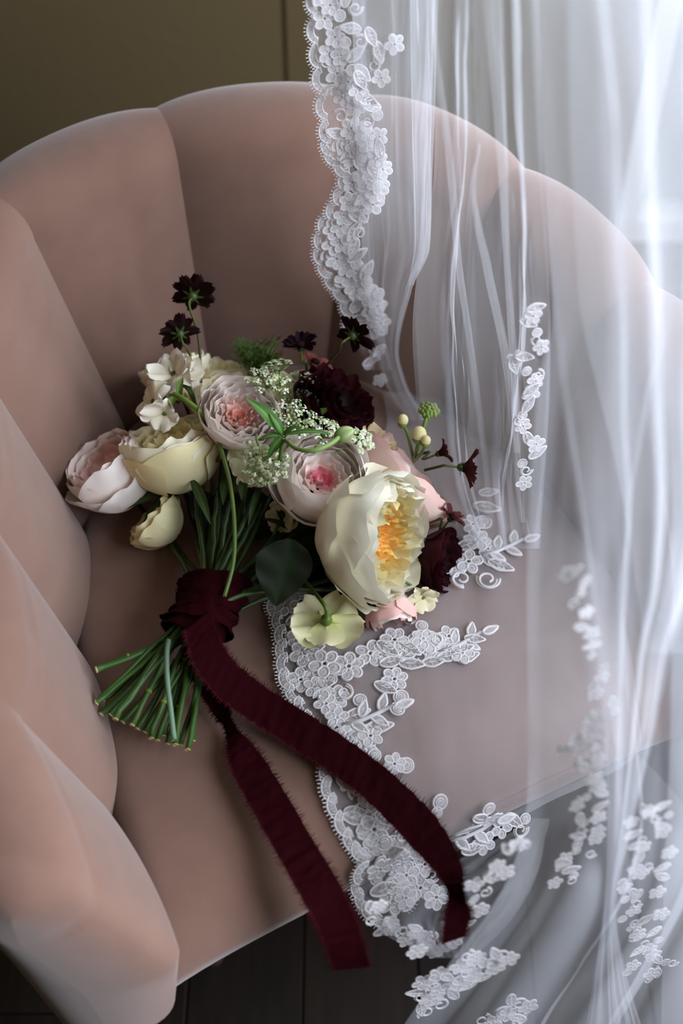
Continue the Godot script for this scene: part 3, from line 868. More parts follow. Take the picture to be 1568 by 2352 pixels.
	add_stem(o, o.position - ax * 0.036, ax, 300)
	# 6 cream rose behind the pink one
	ax = cam_dir(0.0, 0.72, 0.45)
	o = rose("garden_rose", "cream rose mostly hidden behind the light pink rose", "garden roses in the bouquet", P(530, 905, 0.530), 0.038, ax, 0.5, [
		[5, 1.0, 58, 98, 0.1, 0.04, 0.0, butter, ivory], [5, 0.9, 54, 104, 0.02, 0.04, 0.05, butter, ivory], [6, 0.7, 46, 104, 0.0, 0.08, 0.08, butter, ivory], [5, 0.45, 46, 104, 0, 0.1, 0.08, butter, butter]])
	add_stem(o, o.position - ax * 0.036, ax, 500)
	# 7 the pale pink rose behind the big one, showing its back
	ax = cam_dir(0.62, 0.55, 0.1)
	o = rose("garden_rose", "pale dusty pink rose showing broad petal backs behind the big cream rose", "garden roses in the bouquet", P(930, 1100, 0.508), 0.0455, ax, 1.7, [
		[4, 1.02, 68, 98, 0.12, 0.025, -0.02, lin(0.88, 0.74, 0.66), lin(0.92, 0.80, 0.75)], [5, 0.95, 58, 108, 0.04, 0.03, 0.0, blush, pink], [5, 0.82, 52, 108, 0, 0.05, 0.04, pink, blush], [5, 0.6, 46, 106, 0, 0.08, 0.04, pink, blush]])
	add_stem(o, o.position - ax * 0.044, ax, 820)
	# 8 and 9 blurred cream roses against the chair back
	ax = cam_dir(-0.2, 0.8, 0.2)
	o = rose("garden_rose", "small cream rose at the upper left behind the ruffled white blossoms", "garden roses in the bouquet", P(402, 845, 0.515), 0.031, ax, 0.2, [
		[5, 1.0, 58, 98, 0.1, 0.05, 0.0, butter, ivory], [5, 0.88, 54, 104, 0.02, 0.05, 0.05, butter, ivory], [6, 0.66, 46, 104, 0.0, 0.08, 0.08, butter, butter]])
	add_stem(o, o.position - ax * 0.03, ax, 430)
	ax = cam_dir(0.1, 0.8, 0.3)
	o = rose("garden_rose", "small cream rose behind the dark stemmed cosmos, in front of the chair back", "garden roses in the bouquet", P(500, 858, 0.512), 0.028, ax, 0.8, [
		[5, 1.0, 58, 98, 0.1, 0.05, 0.0, butter, lin(0.90, 0.82, 0.62)], [5, 0.88, 54, 104, 0.02, 0.05, 0.05, butter, ivory], [5, 0.66, 46, 104, 0.0, 0.08, 0.08, butter, butter]])
	add_stem(o, o.position - ax * 0.028, ax, 480)
	# 10 the pink rose under the big one
	ax = cam_dir(0.15, -0.82, 0.35)
	o = rose("garden_rose", "half hidden pink rose pointing down under the big cream rose", "garden roses in the bouquet", P(897, 1412, 0.474), 0.0205, ax, 0.4, [
		[4, 1.0, 58, 118, 0.06, 0.03, 0.0, pink, lin(0.93, 0.74, 0.70)], [5, 0.88, 54, 124, 0.0, 0.03, 0.05, pink, blush], [5, 0.66, 46, 120, 0.0, 0.06, 0.1, pink, pink]])
	add_stem(o, o.position - ax * 0.022, (o.position - bind_c).normalized(), 880)
	# 11 a yellow rose low at the left, in the shade of the others
	ax = cam_dir(-0.5, 0.5, 0.15)
	o = rose("garden_rose", "shaded yellow rose lying low on the seat under the left roses", "garden roses in the bouquet", P(352, 1192, 0.486), 0.026, ax, 0.9, [
		[5, 1.0, 58, 98, 0.1, 0.05, 0.0, butter, butter], [5, 0.88, 54, 104, 0.02, 0.05, 0.05, butter, butter], [6, 0.66, 46, 104, 0.0, 0.08, 0.08, apricot, butter]])
	add_stem(o, o.position - ax * 0.024, (o.position - bind_c).normalized(), 380)

	# dark ranunculus
	ax = cam_dir(0.55, 0.35, 0.6)
	o = rose("ranunculus", "big near-black wine ranunculus with wavy layered petals at the upper right", "dark ranunculus in the bouquet", P(797, 922, 0.560), 0.035, ax, 0.6, [
		[6, 1.12, 46, 80, 0.1, 0.06, -0.25, wine, wine2], [6, 1.02, 46, 86, 0.1, 0.07, -0.12, wine, wine2], [7, 0.88, 42, 90, 0.05, 0.08, -0.02, wine, wine2], [7, 0.72, 40, 94, 0.02, 0.09, 0.05, wine, wine2], [6, 0.52, 42, 98, 0, 0.1, 0.06, black, wine2], [5, 0.32, 46, 100, 0, 0.1, 0.04, black, wine]])
	add_stem(o, o.position - ax * 0.034, ax, 720)
	ax = cam_dir(0.8, -0.1, 0.3)
	o = rose("ranunculus", "wine-black ranunculus tucked behind the right edge of the big cream rose", "dark ranunculus in the bouquet", P(1024, 1292, 0.482), 0.027, ax, 0.2, [
		[5, 1.0, 56, 92, 0.1, 0.05, 0.0, wine, wine2], [5, 0.9, 52, 98, 0.06, 0.06, 0.05, wine, wine2], [6, 0.7, 46, 100, 0.0, 0.08, 0.08, black, wine2], [4, 0.4, 46, 100, 0, 0.1, 0.05, black, wine]])
	add_stem(o, o.position - ax * 0.024, (o.position - bind_c).normalized(), 900)
	ax = cam_dir(0.0, -0.3, 0.8)
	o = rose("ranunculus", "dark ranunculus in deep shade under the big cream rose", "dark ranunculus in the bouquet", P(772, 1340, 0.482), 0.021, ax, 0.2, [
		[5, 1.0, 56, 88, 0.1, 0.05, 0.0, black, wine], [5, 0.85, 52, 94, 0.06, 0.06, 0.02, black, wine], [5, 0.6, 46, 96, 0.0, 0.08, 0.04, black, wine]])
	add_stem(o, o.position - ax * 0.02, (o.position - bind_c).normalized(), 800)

	# chocolate cosmos on thin stems
	cosmos("cosmos", "black-brown cosmos standing tallest above the bouquet", P(443, 678, 0.600), 0.0225, cam_dir(0.1, 0.62, -0.7), 0.3, 8, P(462, 880, 0.545), 0.25, 0.1, black, black)
	cosmos("cosmos", "black-brown cosmos just below the tallest one", P(412, 765, 0.590), 0.0195, cam_dir(-0.25, 0.6, -0.65), 1.0, 8, P(446, 870, 0.545), 0.3, 0.25, black, black)
	cosmos("cosmos", "black-brown cosmos with crowded petals left of the dark ranunculus", P(690, 796, 0.585), 0.0165, cam_dir(-0.05, 0.78, 0.55), 0.4, 10, P(704, 870, 0.55), 0.4, 0.1, black, lin(0.11, 0.05, 0.055))
	cosmos("cosmos", "black-brown cosmos turned to the veil above the dark ranunculus", P(812, 768, 0.600), 0.0215, cam_dir(0.6, 0.5, -0.55), 0.8, 6, P(745, 845, 0.55), 0.25, 0.2, black, black)
	cosmos("cosmos", "dusky red cosmos sticking out sideways at the right", P(1062, 1074, 0.540), 0.0175, cam_dir(0.96, -0.1, -0.1), 0.1, 9, P(975, 1080, 0.52), 0.75, 0.25, lin(0.24, 0.09, 0.10), lin(0.30, 0.14, 0.14))
	cosmos("cosmos", "small half-closed dusky red cosmos above the sideways one", P(1008, 1042, 0.535), 0.0125, cam_dir(0.86, 0.3, 0.1), 0.1, 7, P(960, 1046, 0.52), 1.3, 0.7, lin(0.24, 0.09, 0.10), lin(0.26, 0.12, 0.11))
	cosmos("cosmos", "dull pink-brown cosmos behind the dark ranunculus", P(722, 835, 0.55), 0.017, cam_dir(0.3, 0.7, 0.4), 0.5, 8, P(715, 905, 0.53), 0.4, 0.2, lin(0.35, 0.16, 0.17), lin(0.48, 0.27, 0.24))
	cosmos("cosmos", "dull pink-brown cosmos peeping out right of the big cream rose", P(1036, 1190, 0.505), 0.0145, cam_dir(0.5, 0.6, 0.3), 0.5, 8, P(985, 1200, 0.5), 0.5, 0.3, lin(0.26, 0.10, 0.12), lin(0.38, 0.20, 0.19))

	# ruffled white blossoms on the left
	var rf := func(t0: float, n: int, w: float, lift: float, droop: float, ca: Color, cb: Color) -> Array:
		var r := []
		for i in n: r.append([t0 + 360.0 * i / n + jit(16), 1.0 + jit(0.2), w + jit(0.12), lift + jit(0.3), droop + jit(0.2), 0.15, ca, cb])
		return r
	var wb := lin(0.93, 0.89, 0.78)
	var wc := lin(0.96, 0.93, 0.87)
	ruffled("stock_blossom", "ruffled ivory blossom at the top of the left spray", "ruffled ivory blossoms", P(398, 858, 0.572), 0.021, cam_dir(-0.4, 0.5, 0.6), 0.3, rf.call(0, 7, 0.66, 0.6, 0.35, wb, wc), P(450, 930, 0.55))
	ruffled("stock_blossom", "ruffled ivory blossom at the left end of its spray, above the butter yellow rose", "ruffled ivory blossoms", P(352, 922, 0.565), 0.0185, cam_dir(-0.7, 0.1, 0.5), 0.9, rf.call(20, 6, 0.66, 0.5, 0.5, wb, wc), P(410, 925, 0.55))
	ruffled("stock_blossom", "ruffled ivory blossom hanging at the lower middle of the left spray", "ruffled ivory blossoms", P(378, 950, 0.572), 0.0165, cam_dir(-0.2, -0.5, 0.7), 0.2, rf.call(40, 6, 0.66, 0.6, 0.4, wb, wc), P(415, 920, 0.555))
	var sp := ruffled("stock_blossom", "ruffled ivory blossom on the right of the left spray, beside the green calyx", "ruffled ivory blossoms", P(428, 862, 0.566), 0.0155, cam_dir(0.3, 0.5, 0.6), 0.2, rf.call(10, 6, 0.66, 0.6, 0.3, wb, wc), P(448, 930, 0.55))
	var sg := Geo.new()
	sg.tube(smooth_path([P(400, 905, 0.578) - sp.position, P(430, 922, 0.582) - sp.position, P(466, 952, 0.576) - sp.position, P(480, 985, 0.55) - sp.position, P(500, 1060, 0.535) - sp.position], 18), 0.0022, 0.0024, 9, lin(0.45, 0.55, 0.22), lin(0.38, 0.48, 0.2))
	obj("stalk", sg, M.leaf, sp)
	obj("calyx", leaf_geo(P(408, 908, 0.578) - sp.position, P(420, 866, 0.582) - sp.position, 0.003, Vector3.UP, 0.4, 0.1, lin(0.34, 0.44, 0.17), lin(0.42, 0.52, 0.22)), M.blade, sp)
	obj("calyx", leaf_geo(P(400, 910, 0.578) - sp.position, P(390, 940, 0.582) - sp.position, 0.003, Vector3.UP, 0.4, 0.1, lin(0.34, 0.44, 0.17), lin(0.42, 0.52, 0.22)), M.blade, sp)

	# loose white blossoms low in the bunch
	ruffled("pale_blossom", "greenish white blossom under the light pink rose", "loose pale blossoms", P(572, 1062, 0.552), 0.020, cam_dir(-0.2, -0.2, 0.9), 0.3, rf.call(0, 5, 0.7, 0.3, 0.3, lin(0.80, 0.82, 0.60), lin(0.92, 0.91, 0.78)), P(560, 1180, 0.51))
	ruffled("pale_blossom", "cream blossom hanging over the lace below the bouquet on its own bent stem", "loose pale blossoms", P(750, 1428, 0.500), 0.031, cam_dir(0.05, -0.58, -0.70), 0.0, [[95, 0.85, 0.62, 0.2, 0.35, 0.06, lin(0.80, 0.80, 0.52), lin(0.93, 0.90, 0.74)], [20, 1.05, 0.6, 0.45, 0.5, 0.08, lin(0.80, 0.80, 0.52), lin(0.94, 0.91, 0.75)], [165, 1.0, 0.6, 0.4, 0.5, 0.1, lin(0.80, 0.80, 0.52), lin(0.94, 0.91, 0.75)], [230, 1.05, 0.55, 0.5, 0.5, 0.12, lin(0.80, 0.80, 0.52), lin(0.95, 0.92, 0.77)], [300, 1.1, 0.5, 0.5, 0.5, 0.12, lin(0.80, 0.80, 0.52), lin(0.95, 0.92, 0.77)], [265, 0.9, 0.35, 0.7, 0.4, 0.1, lin(0.84, 0.84, 0.60), lin(0.95, 0.92, 0.77)]], P(690, 1322, 0.495), 0.0017)
	ruffled("pale_blossom", "small cream bud under the blush rose with the pink heart", "loose pale blossoms", P(652, 1180, 0.512), 0.0135, cam_dir(-0.3, -0.3, 0.8), 0.3, rf.call(0, 5, 0.75, 1.1, 0.6, lin(0.84, 0.80, 0.62), lin(0.93, 0.89, 0.76)), P(620, 1260, 0.495))
	ruffled("pale_blossom", "cream blossom peeping out below the dark ranunculus at the right", "loose pale blossoms", P(972, 1372, 0.484), 0.0145, cam_dir(0.4, -0.5, 0.5), 0.3, rf.call(0, 5, 0.7, 0.4, 0.4, lin(0.84, 0.80, 0.62), lin(0.93, 0.89, 0.76)), P(900, 1330, 0.49))
	ruffled("pale_blossom", "greenish cream blossom between the umbels and the dark ranunculus", "loose pale blossoms", P(662, 900, 0.545), 0.019, cam_dir(0.2, 0.6, 0.6), 0.3, rf.call(0, 6, 0.7, 0.5, 0.3, lin(0.78, 0.78, 0.52), lin(0.90, 0.88, 0.70)), P(650, 1000, 0.52))
	ruffled("pale_blossom", "tan blossom behind the green seed head, near the pale pink rose", "loose pale blossoms", P(870, 1022, 0.525), 0.016, cam_dir(0.2, 0.7, 0.4), 0.3, rf.call(0, 6, 0.7, 0.5, 0.3, lin(0.74, 0.66, 0.46), lin(0.88, 0.80, 0.62)), P(850, 1080, 0.5))

	# queen anne's lace
	var um := [
		["white lacy umbel against the right side of the light pink rose", 655, 985, 0.568, 618, 872, 0.590, 0.018, 0.2, 0.6, 0.6],
		["white lacy umbel over the deep green leaf star", 660, 1050, 0.55, 668, 962, 0.588, 0.020, 0.1, 0.5, 0.8],
		["flat white umbel standing on its own thin stem above the others", 645, 905, 0.57, 643, 836, 0.598, 0.0125, 0.0, 0.95, 0.1],
		["white lacy umbel right behind the green bud", 720, 1040, 0.56, 742, 988, 0.582, 0.017, 0.2, 0.7, 0.6],
		["hanging umbel with loose florets below the leaf star", 580, 1040, 0.556, 598, 1098, 0.568, 0.0135, 0.0, -0.8, 0.5],
		["greenish umbel at the lower edge of the light pink rose", 590, 1000, 0.57, 582, 1050, 0.580, 0.0125, -0.3, -0.3, 0.8],
		["small umbel beside the green bud near the dark ranunculus petals", 770, 1040, 0.56, 832, 1012, 0.572, 0.0105, 0.5, 0.2, 0.8],
		["thin umbel behind the others, left of the dark ranunculus", 690, 980, 0.55, 695, 868, 0.565, 0.014, 0.1, 0.8, 0.4],
		["umbel with few florets between the pale blossom and the blush rose", 600, 1060, 0.556, 632, 1070, 0.582, 0.0135, -0.1, -0.3, 0.9],
		["soft dim umbel in shade beside the dark ranunculus", 720, 1000, 0.54, 700, 925, 0.556, 0.019, 0.3, 0.6, 0.5],
	]
	var k := 0
	for u in um:
		umbel(u[0], P(u[1], u[2], u[3]), P(u[4], u[5], u[6]) - cam_dir(u[8], u[9], u[10]) * u[7] * 0.5, cam_dir(u[8], u[9], u[10]), u[7], 0.75, 15 if u[7] > 0.016 else 11, 40 + k)
		k += 1

	# the green star of narrow leaves, its curved stem and bud
	var gs := thing("green_bud", "plump green flower bud on a curved stem with a star of narrow leaves", "bud", P(650, 1000, 0.606))
	var gl := Geo.new()
	var w0 := gs.position
	gl.tube(smooth_path([P(640, 1090, 0.55) - w0, P(646, 1030, 0.59) - w0, P(656, 1012, 0.606) - w0, P(680, 1030, 0.612) - w0, P(720, 1035, 0.616) - w0, P(758, 1020, 0.615) - w0, P(778, 1004, 0.613) - w0], 26), 0.0018, 0.0019, 9, lin(0.34, 0.46, 0.19), lin(0.52, 0.62, 0.34))
	obj("stem", gl, M.leaf, gs)
	var bd := Geo.new()
	var bx := cam_dir(0.86, 0.42, 0.15)
	var bb := facing(bx)
	bd.grid(26, 14, func(a, b):
		var th: float = PI * b
		var rr: float = sin(th) * (1.0 - 0.35 * pow(b, 3.0)) * 0.0068 * (1.0 + 0.06 * cos(a * TAU * 5.0))
		return P(790, 997, 0.612) - w0 + bb * Vector3(cos(TAU * a) * rr, -cos(th) * 0.0088, sin(TAU * a) * rr),
		func(a, b): return lin(0.56, 0.64, 0.38).lerp(lin(0.76, 0.78, 0.60), smoothstep(0.3, 0.9, b) * (0.5 + 0.5 * cos(a * TAU * 5.0))))
	obj("bud", bd, M.petal, gs)
	for i in 4:
		var a := TAU * i / 4.0
		var q := bb * Vector3(cos(a), 0, sin(a))
		obj("sepal", leaf_geo(P(781, 1002, 0.612) - w0 + q * 0.002, P(796, 993, 0.612) - w0 + q * 0.0068, 0.003, q, -0.3, 0.15, lin(0.44, 0.55, 0.26), lin(0.54, 0.64, 0.36)), M.blade, gs)
	var star := [[564, 914, 0.628, 0.0056], [618, 948, 0.622, 0.0034], [598, 1010, 0.606, 0.0032], [614, 1056, 0.596, 0.0036], [690, 978, 0.616, 0.003], [765, 998, 0.610, 0.0027], [632, 1040, 0.597, 0.0026]]
	for s in star:
		obj("leaf_blade", leaf_geo(Vector3.ZERO, P(s[0], s[1], s[2]) - w0, s[3], Vector3.UP, 0.25, 0.1, lin(0.25, 0.40, 0.15), lin(0.42, 0.56, 0.26), 0.05), M.blade, gs)

	# yellow snapdragon buds at the right
	var yb := thing("bud_spray", "little pale yellow buds and a green bud cluster above the pale pink rose", "bud", P(955, 1010, 0.535))
	var y0 := yb.position
	for s in [[925, 965, 0.545, 0.0048, 0.72], [962, 998, 0.552, 0.0066, 0.7], [978, 1012, 0.552, 0.0042, 0.68]]:
		var b := Geo.new()
		b.ball(P(s[0], s[1], s[2]) - y0, Vector3(1, 1.25, 1) * s[3], 14, 10, lin(0.93, 0.88, 0.66))
		obj("bud", b, M.petal, yb)
		var c2 := Geo.new()
		c2.ball(P(s[0] - 1, s[1] + 8, s[2] - 0.003) - y0, Vector3(0.9, 0.9, 0.9) * s[3], 12, 8, lin(0.46, 0.52, 0.22))
		obj("calyx", c2, M.leaf, yb)
		var t2 := Geo.new()
		t2.tube(smooth_path([P(s[0] - 1, s[1] + 10, s[2] - 0.004) - y0, P(lerpf(s[0], 950, 0.4), s[1] + 30, 0.535) - y0, P(950, 1060, 0.505) - y0], 10), 0.0013, 0.0016, 7, lin(0.40, 0.47, 0.2))
		obj("stem", t2, M.leaf, yb)
	var cl := Geo.new()
	for i in 22:
		var a := i * 2.4
		var q := sqrt(i / 22.0) * 22.0
		cl.ball(P(984 + cos(a) * q, 943 + sin(a) * q * 0.75, 0.552 - 0.0002 * q) - y0, Vector3(1, 1.5, 1) * 0.0023, 7, 5, lin(0.46, 0.55, 0.25).lerp(lin(0.72, 0.74, 0.44), fmod(i * 0.37, 1.0) * 0.5))
	cl.tube(smooth_path([P(984, 945, 0.55) - y0, P(970, 990, 0.54) - y0, P(950, 1060, 0.505) - y0], 10), 0.0018, 0.002, 7, lin(0.42, 0.5, 0.22))
	var co := obj("bud_cluster", cl, M.leaf, yb)
	co.set_meta("kind", "stuff")

	# soft ferny green behind the bouquet
	var fe := thing("feathery_foliage", "soft feathery green foliage blurred against the chair back", "foliage", P(590, 860, 0.52))
	var fg := Geo.new()
	for i in 150:
		var a := P(592 + jit(22), 850 + jit(16), 0.525 + jit(0.008))
		var b := P(590 + jit(62), 800 + jit(34), 0.545 + jit(0.02))
		fg.tube([a - fe.position, a.lerp(b, 0.6) + Vector3(0, 0.003, 0) - fe.position, b - fe.position], 0.0005, 0.0002, 3, lin(0.30, 0.40, 0.17))
		for m in 4:
			var q := a.lerp(b, 0.5 + 0.12 * m)
			fg.tube([q - fe.position, q + Vector3(jit(0.006), jit(0.005), jit(0.006)) - fe.position], 0.0004, 0.0002, 3, lin(0.36, 0.47, 0.21))
	var fo := obj("frond", fg, M.leaf, fe)
	fo.set_meta("kind", "stuff")

	# leaves among the stems
	var lv := []
	var dk := lin(0.085, 0.12, 0.075)
	var dr := lin(0.12, 0.17, 0.10)
	lv.append(leaf("rose_leaf", "broad dark green rose leaf lying over the stems beside the lace", "dark leaves in the bouquet", [[P(668, 1238, 0.540), P(632, 1392, 0.522), 0.0235, 0.1, 0.05, dk, dr]]))
	lv.append(leaf("rose_leaf", "dark rose leaves in the shade below the big cream rose", "dark leaves in the bouquet", [[P(760, 1210, 0.505), P(690, 1252, 0.505), 0.008, 0.2, 0.1, dk, dr], [P(745, 1260, 0.495), P(735, 1200, 0.515), 0.007, 0.2, 0.1, dk, dr], [P(760, 1290, 0.49), P(700, 1310, 0.49), 0.008, 0.2, 0.1, dk, dr], [P(790, 1310, 0.49), P(826, 1380, 0.485), 0.009, 0.2, 0.1, dk, dr], [P(830, 1360, 0.485), P(862, 1400, 0.49), 0.006, 0.2, 0.1, dk, dr]]))
	lv.append(leaf("rose_leaf", "dark rose leaves in deep shade behind the stems, under the middle roses", "dark leaves in the bouquet", [[P(560, 1230, 0.48), P(500, 1120, 0.50), 0.018, 0.1, 0.05, dk, dr], [P(600, 1240, 0.475), P(560, 1110, 0.50), 0.02, 0.1, 0.05, dk, dr], [P(640, 1250, 0.475), P(640, 1130, 0.50), 0.02, 0.1, 0.05, dk, dr], [P(680, 1270, 0.472), P(720, 1190, 0.49), 0.018, 0.1, 0.05, dk, dr], [P(700, 1300, 0.472), P(780, 1250, 0.48), 0.016, 0.1, 0.05, dk, dr], [P(500, 1220, 0.48), P(440, 1120, 0.50), 0.015, 0.1, 0.05, dk, dr], [P(560, 1330, 0.475), P(640, 1290, 0.475), 0.014, 0.1, 0.05, dk, dr], [P(790, 1330, 0.470), P(860, 1370, 0.472), 0.014, 0.1, 0.05, dk, dr], [P(520, 1290, 0.478), P(470, 1200, 0.485), 0.014, 0.1, 0.05, dk, dr]]))
	var gm := lin(0.17, 0.24, 0.10)
	var gr := lin(0.24, 0.33, 0.15)
	lv.append(leaf("narrow_leaves", "dark narrow leaves spraying out left under the butter yellow rose", "dark leaves in the bouquet", [[P(420, 1110, 0.50), P(318, 1118, 0.495), 0.004, 0.2, 0.08, gm, gr], [P(415, 1120, 0.50), P(290, 1165, 0.49), 0.0045, 0.2, 0.08, gm, gr], [P(410, 1130, 0.50), P(320, 1215, 0.485), 0.0042, 0.2, 0.08, gm, gr], [P(360, 1140, 0.50), P(280, 1175, 0.49), 0.003, 0.2, 0.08, gm, gr], [P(430, 1130, 0.50), P(360, 1150, 0.50), 0.004, 0.2, 0.1, gm, gr], [P(400, 1120, 0.50), P(330, 1190, 0.488), 0.0035, 0.2, 0.05, gm, gr], [P(370, 1170, 0.49), P(345, 1215, 0.484), 0.0035, 0.2, 0.05, gm, gr]]))
	lv.append(leaf("narrow_leaves", "long thin green leaves hanging down among the stems", "dark leaves in the bouquet", [[P(440, 1100, 0.53), P(484, 1205, 0.525), 0.0045, 0.3, 0.1, gm, gr], [P(520, 1090, 0.53), P(512, 1160, 0.53), 0.004, 0.3, 0.1, gm, gr], [P(600, 1110, 0.54), P(570, 1210, 0.53), 0.003, 0.3, 0.1, gm, gr], [P(560, 1100, 0.54), P(555, 1150, 0.54), 0.004, 0.3, 0.1, gm, gr]]))
	lv.append(leaf("narrow_leaves", "bright green leaf and stem beside the dark ranunculus", "dark leaves in the bouquet", [[P(712, 975, 0.555), P(758, 936, 0.568), 0.005, 0.3, 0.1, lin(0.36, 0.46, 0.2), lin(0.42, 0.52, 0.24)], [P(715, 980, 0.55), P(750, 965, 0.56), 0.004, 0.3, 0.1, lin(0.2, 0.3, 0.12), lin(0.3, 0.4, 0.2)]]))
	lv.append(leaf("narrow_leaves", "small green leaves below the blush rose with the pink heart", "dark leaves in the bouquet", [[P(660, 1215, 0.50), P(630, 1160, 0.52), 0.004, 0.3, 0.1, gm, gr], [P(670, 1215, 0.50), P(690, 1180, 0.52), 0.006, 0.3, 0.1, gm, gr], [P(680, 1225, 0.50), P(600, 1190, 0.515), 0.003, 0.3, 0.1, gm, gr], [P(690, 1215, 0.50), P(745, 1195, 0.51), 0.006, 0.3, 0.1, dk, dr], [P(655, 1222, 0.50), P(612, 1258, 0.5), 0.004, 0.3, 0.1, gm, gr]]))

	# their stems, and those of the bud and the ferny green, run into the tied bunch too
	var k2 := 0
	for s in [[500, 1130, 0.53, 470], [560, 1150, 0.525, 540], [600, 1160, 0.52, 620], [640, 1220, 0.505, 700], [680, 1260, 0.495, 800], [450, 1140, 0.52, 400], [530, 1150, 0.53, 500], [585, 1140, 0.535, 580]]:
		var at := P(s[0], s[1], s[2])
		add_stem([lv[0], lv[1], lv[2], lv[3], lv[4], lv[5], gs, fe][k2], at, (at - bind_c).normalized(), s[3], 0.0023 + jit(0.0005))
		k2 += 1
	# one thin pale stem crossing in front, and a broken one sticking out
	var fs := pink_rose
	var f0 := P(492, 985, 0.565) - fs.position
	var tg := Geo.new()
	tg.tube(smooth_path([f0, P(510, 1040, 0.562) - fs.position, P(528, 1110, 0.556) - fs.position, P(538, 1200, 0.546) - fs.position, P(536, 1290, 0.534) - fs.position, P(515, 1370, 0.525) - fs.position], 24), 0.0019, 0.0017, 8, lin(0.36, 0.46, 0.2), lin(0.28, 0.37, 0.15))
	obj("stem", tg, M.leaf, fs)
	fs = yb
	f0 = P(383, 1500, 0.510) - fs.position
	tg = Geo.new()
	tg.tube(smooth_path([P(388, 1470, 0.512) - fs.position, f0, P(384, 1560, 0.508) - fs.position, P(392, 1630, 0.502) - fs.position, P(400, 1700, 0.496) - fs.position], 16), 0.0022, 0.0021, 9, lin(0.36, 0.46, 0.36), lin(0.42, 0.52, 0.42))
	obj("stem", tg, M.leaf, fs)

# ------------------------------------------------------------------ the ribbon
func strip(path: Array, sides: Array, nv: int, wave: float, sd: float) -> Array:
	# a frayed band along path; sides: half widths as vectors. Returns [band, loose threads]
	var g := Geo.new()
	var fr := Geo.new()
	var r := RandomNumberGenerator.new()
	r.seed = int(sd * 10.0) + 3
	var mid := []
	var sid := []
	for j in nv + 1:
		mid.append(spline(path, float(j) / nv))
		sid.append(spline(sides, float(j) / nv))
	var at := func(a: float, j: int) -> Vector3:
		var s := a * 2.0 - 1.0
		var d: Vector3 = (mid[mini(j + 1, nv)] - mid[maxi(j - 1, 0)]).normalized()
		var w: Vector3 = sid[j]
		var n := d.cross(w).normalized()
		if n.y < 0: n = -n
		var pl := wave * (noise.get_noise_2d(j * 5.5 + sd * 40.0, s * 9.0) + 0.7 * noise.get_noise_2d(j * 14.0 + sd * 70.0, s * 5.0) + 0.35)
		var edge := 1.0 + 0.05 * noise.get_noise_2d(j * 9.0, sd * 99.0 + signf(s) * 40.0)
		return mid[j] + w * s * edge + n * pl
	g.grid(14, nv, func(a, b): return at.call(a, int(roundf(b * nv))))
	for j in range(0, nv):
		for e in 2:
			for q in 3:
				var a := float(e)
				var p: Vector3 = at.call(a, j).lerp(at.call(a, j + 1), q / 3.0)
				var d: Vector3 = (mid[j + 1] - mid[j]).normalized()
				var w: Vector3 = sid[j].normalized() * (1.0 if e else -1.0)
				var len := r.randf_range(0.002, 0.0062)
				var tip: Vector3 = p + w * len + d * r.randf_range(-0.002, 0.002) + Vector3(0, r.randf_range(-0.0005, 0.0015), 0)
				var o: Vector3 = p - w * 0.0015
				fr.tri(o - d * 0.0004, o + d * 0.0004, tip)
				fr.tri(o - d.cross(w) * 0.0002, o + d.cross(w) * 0.0002, tip)
	return [g, fr]

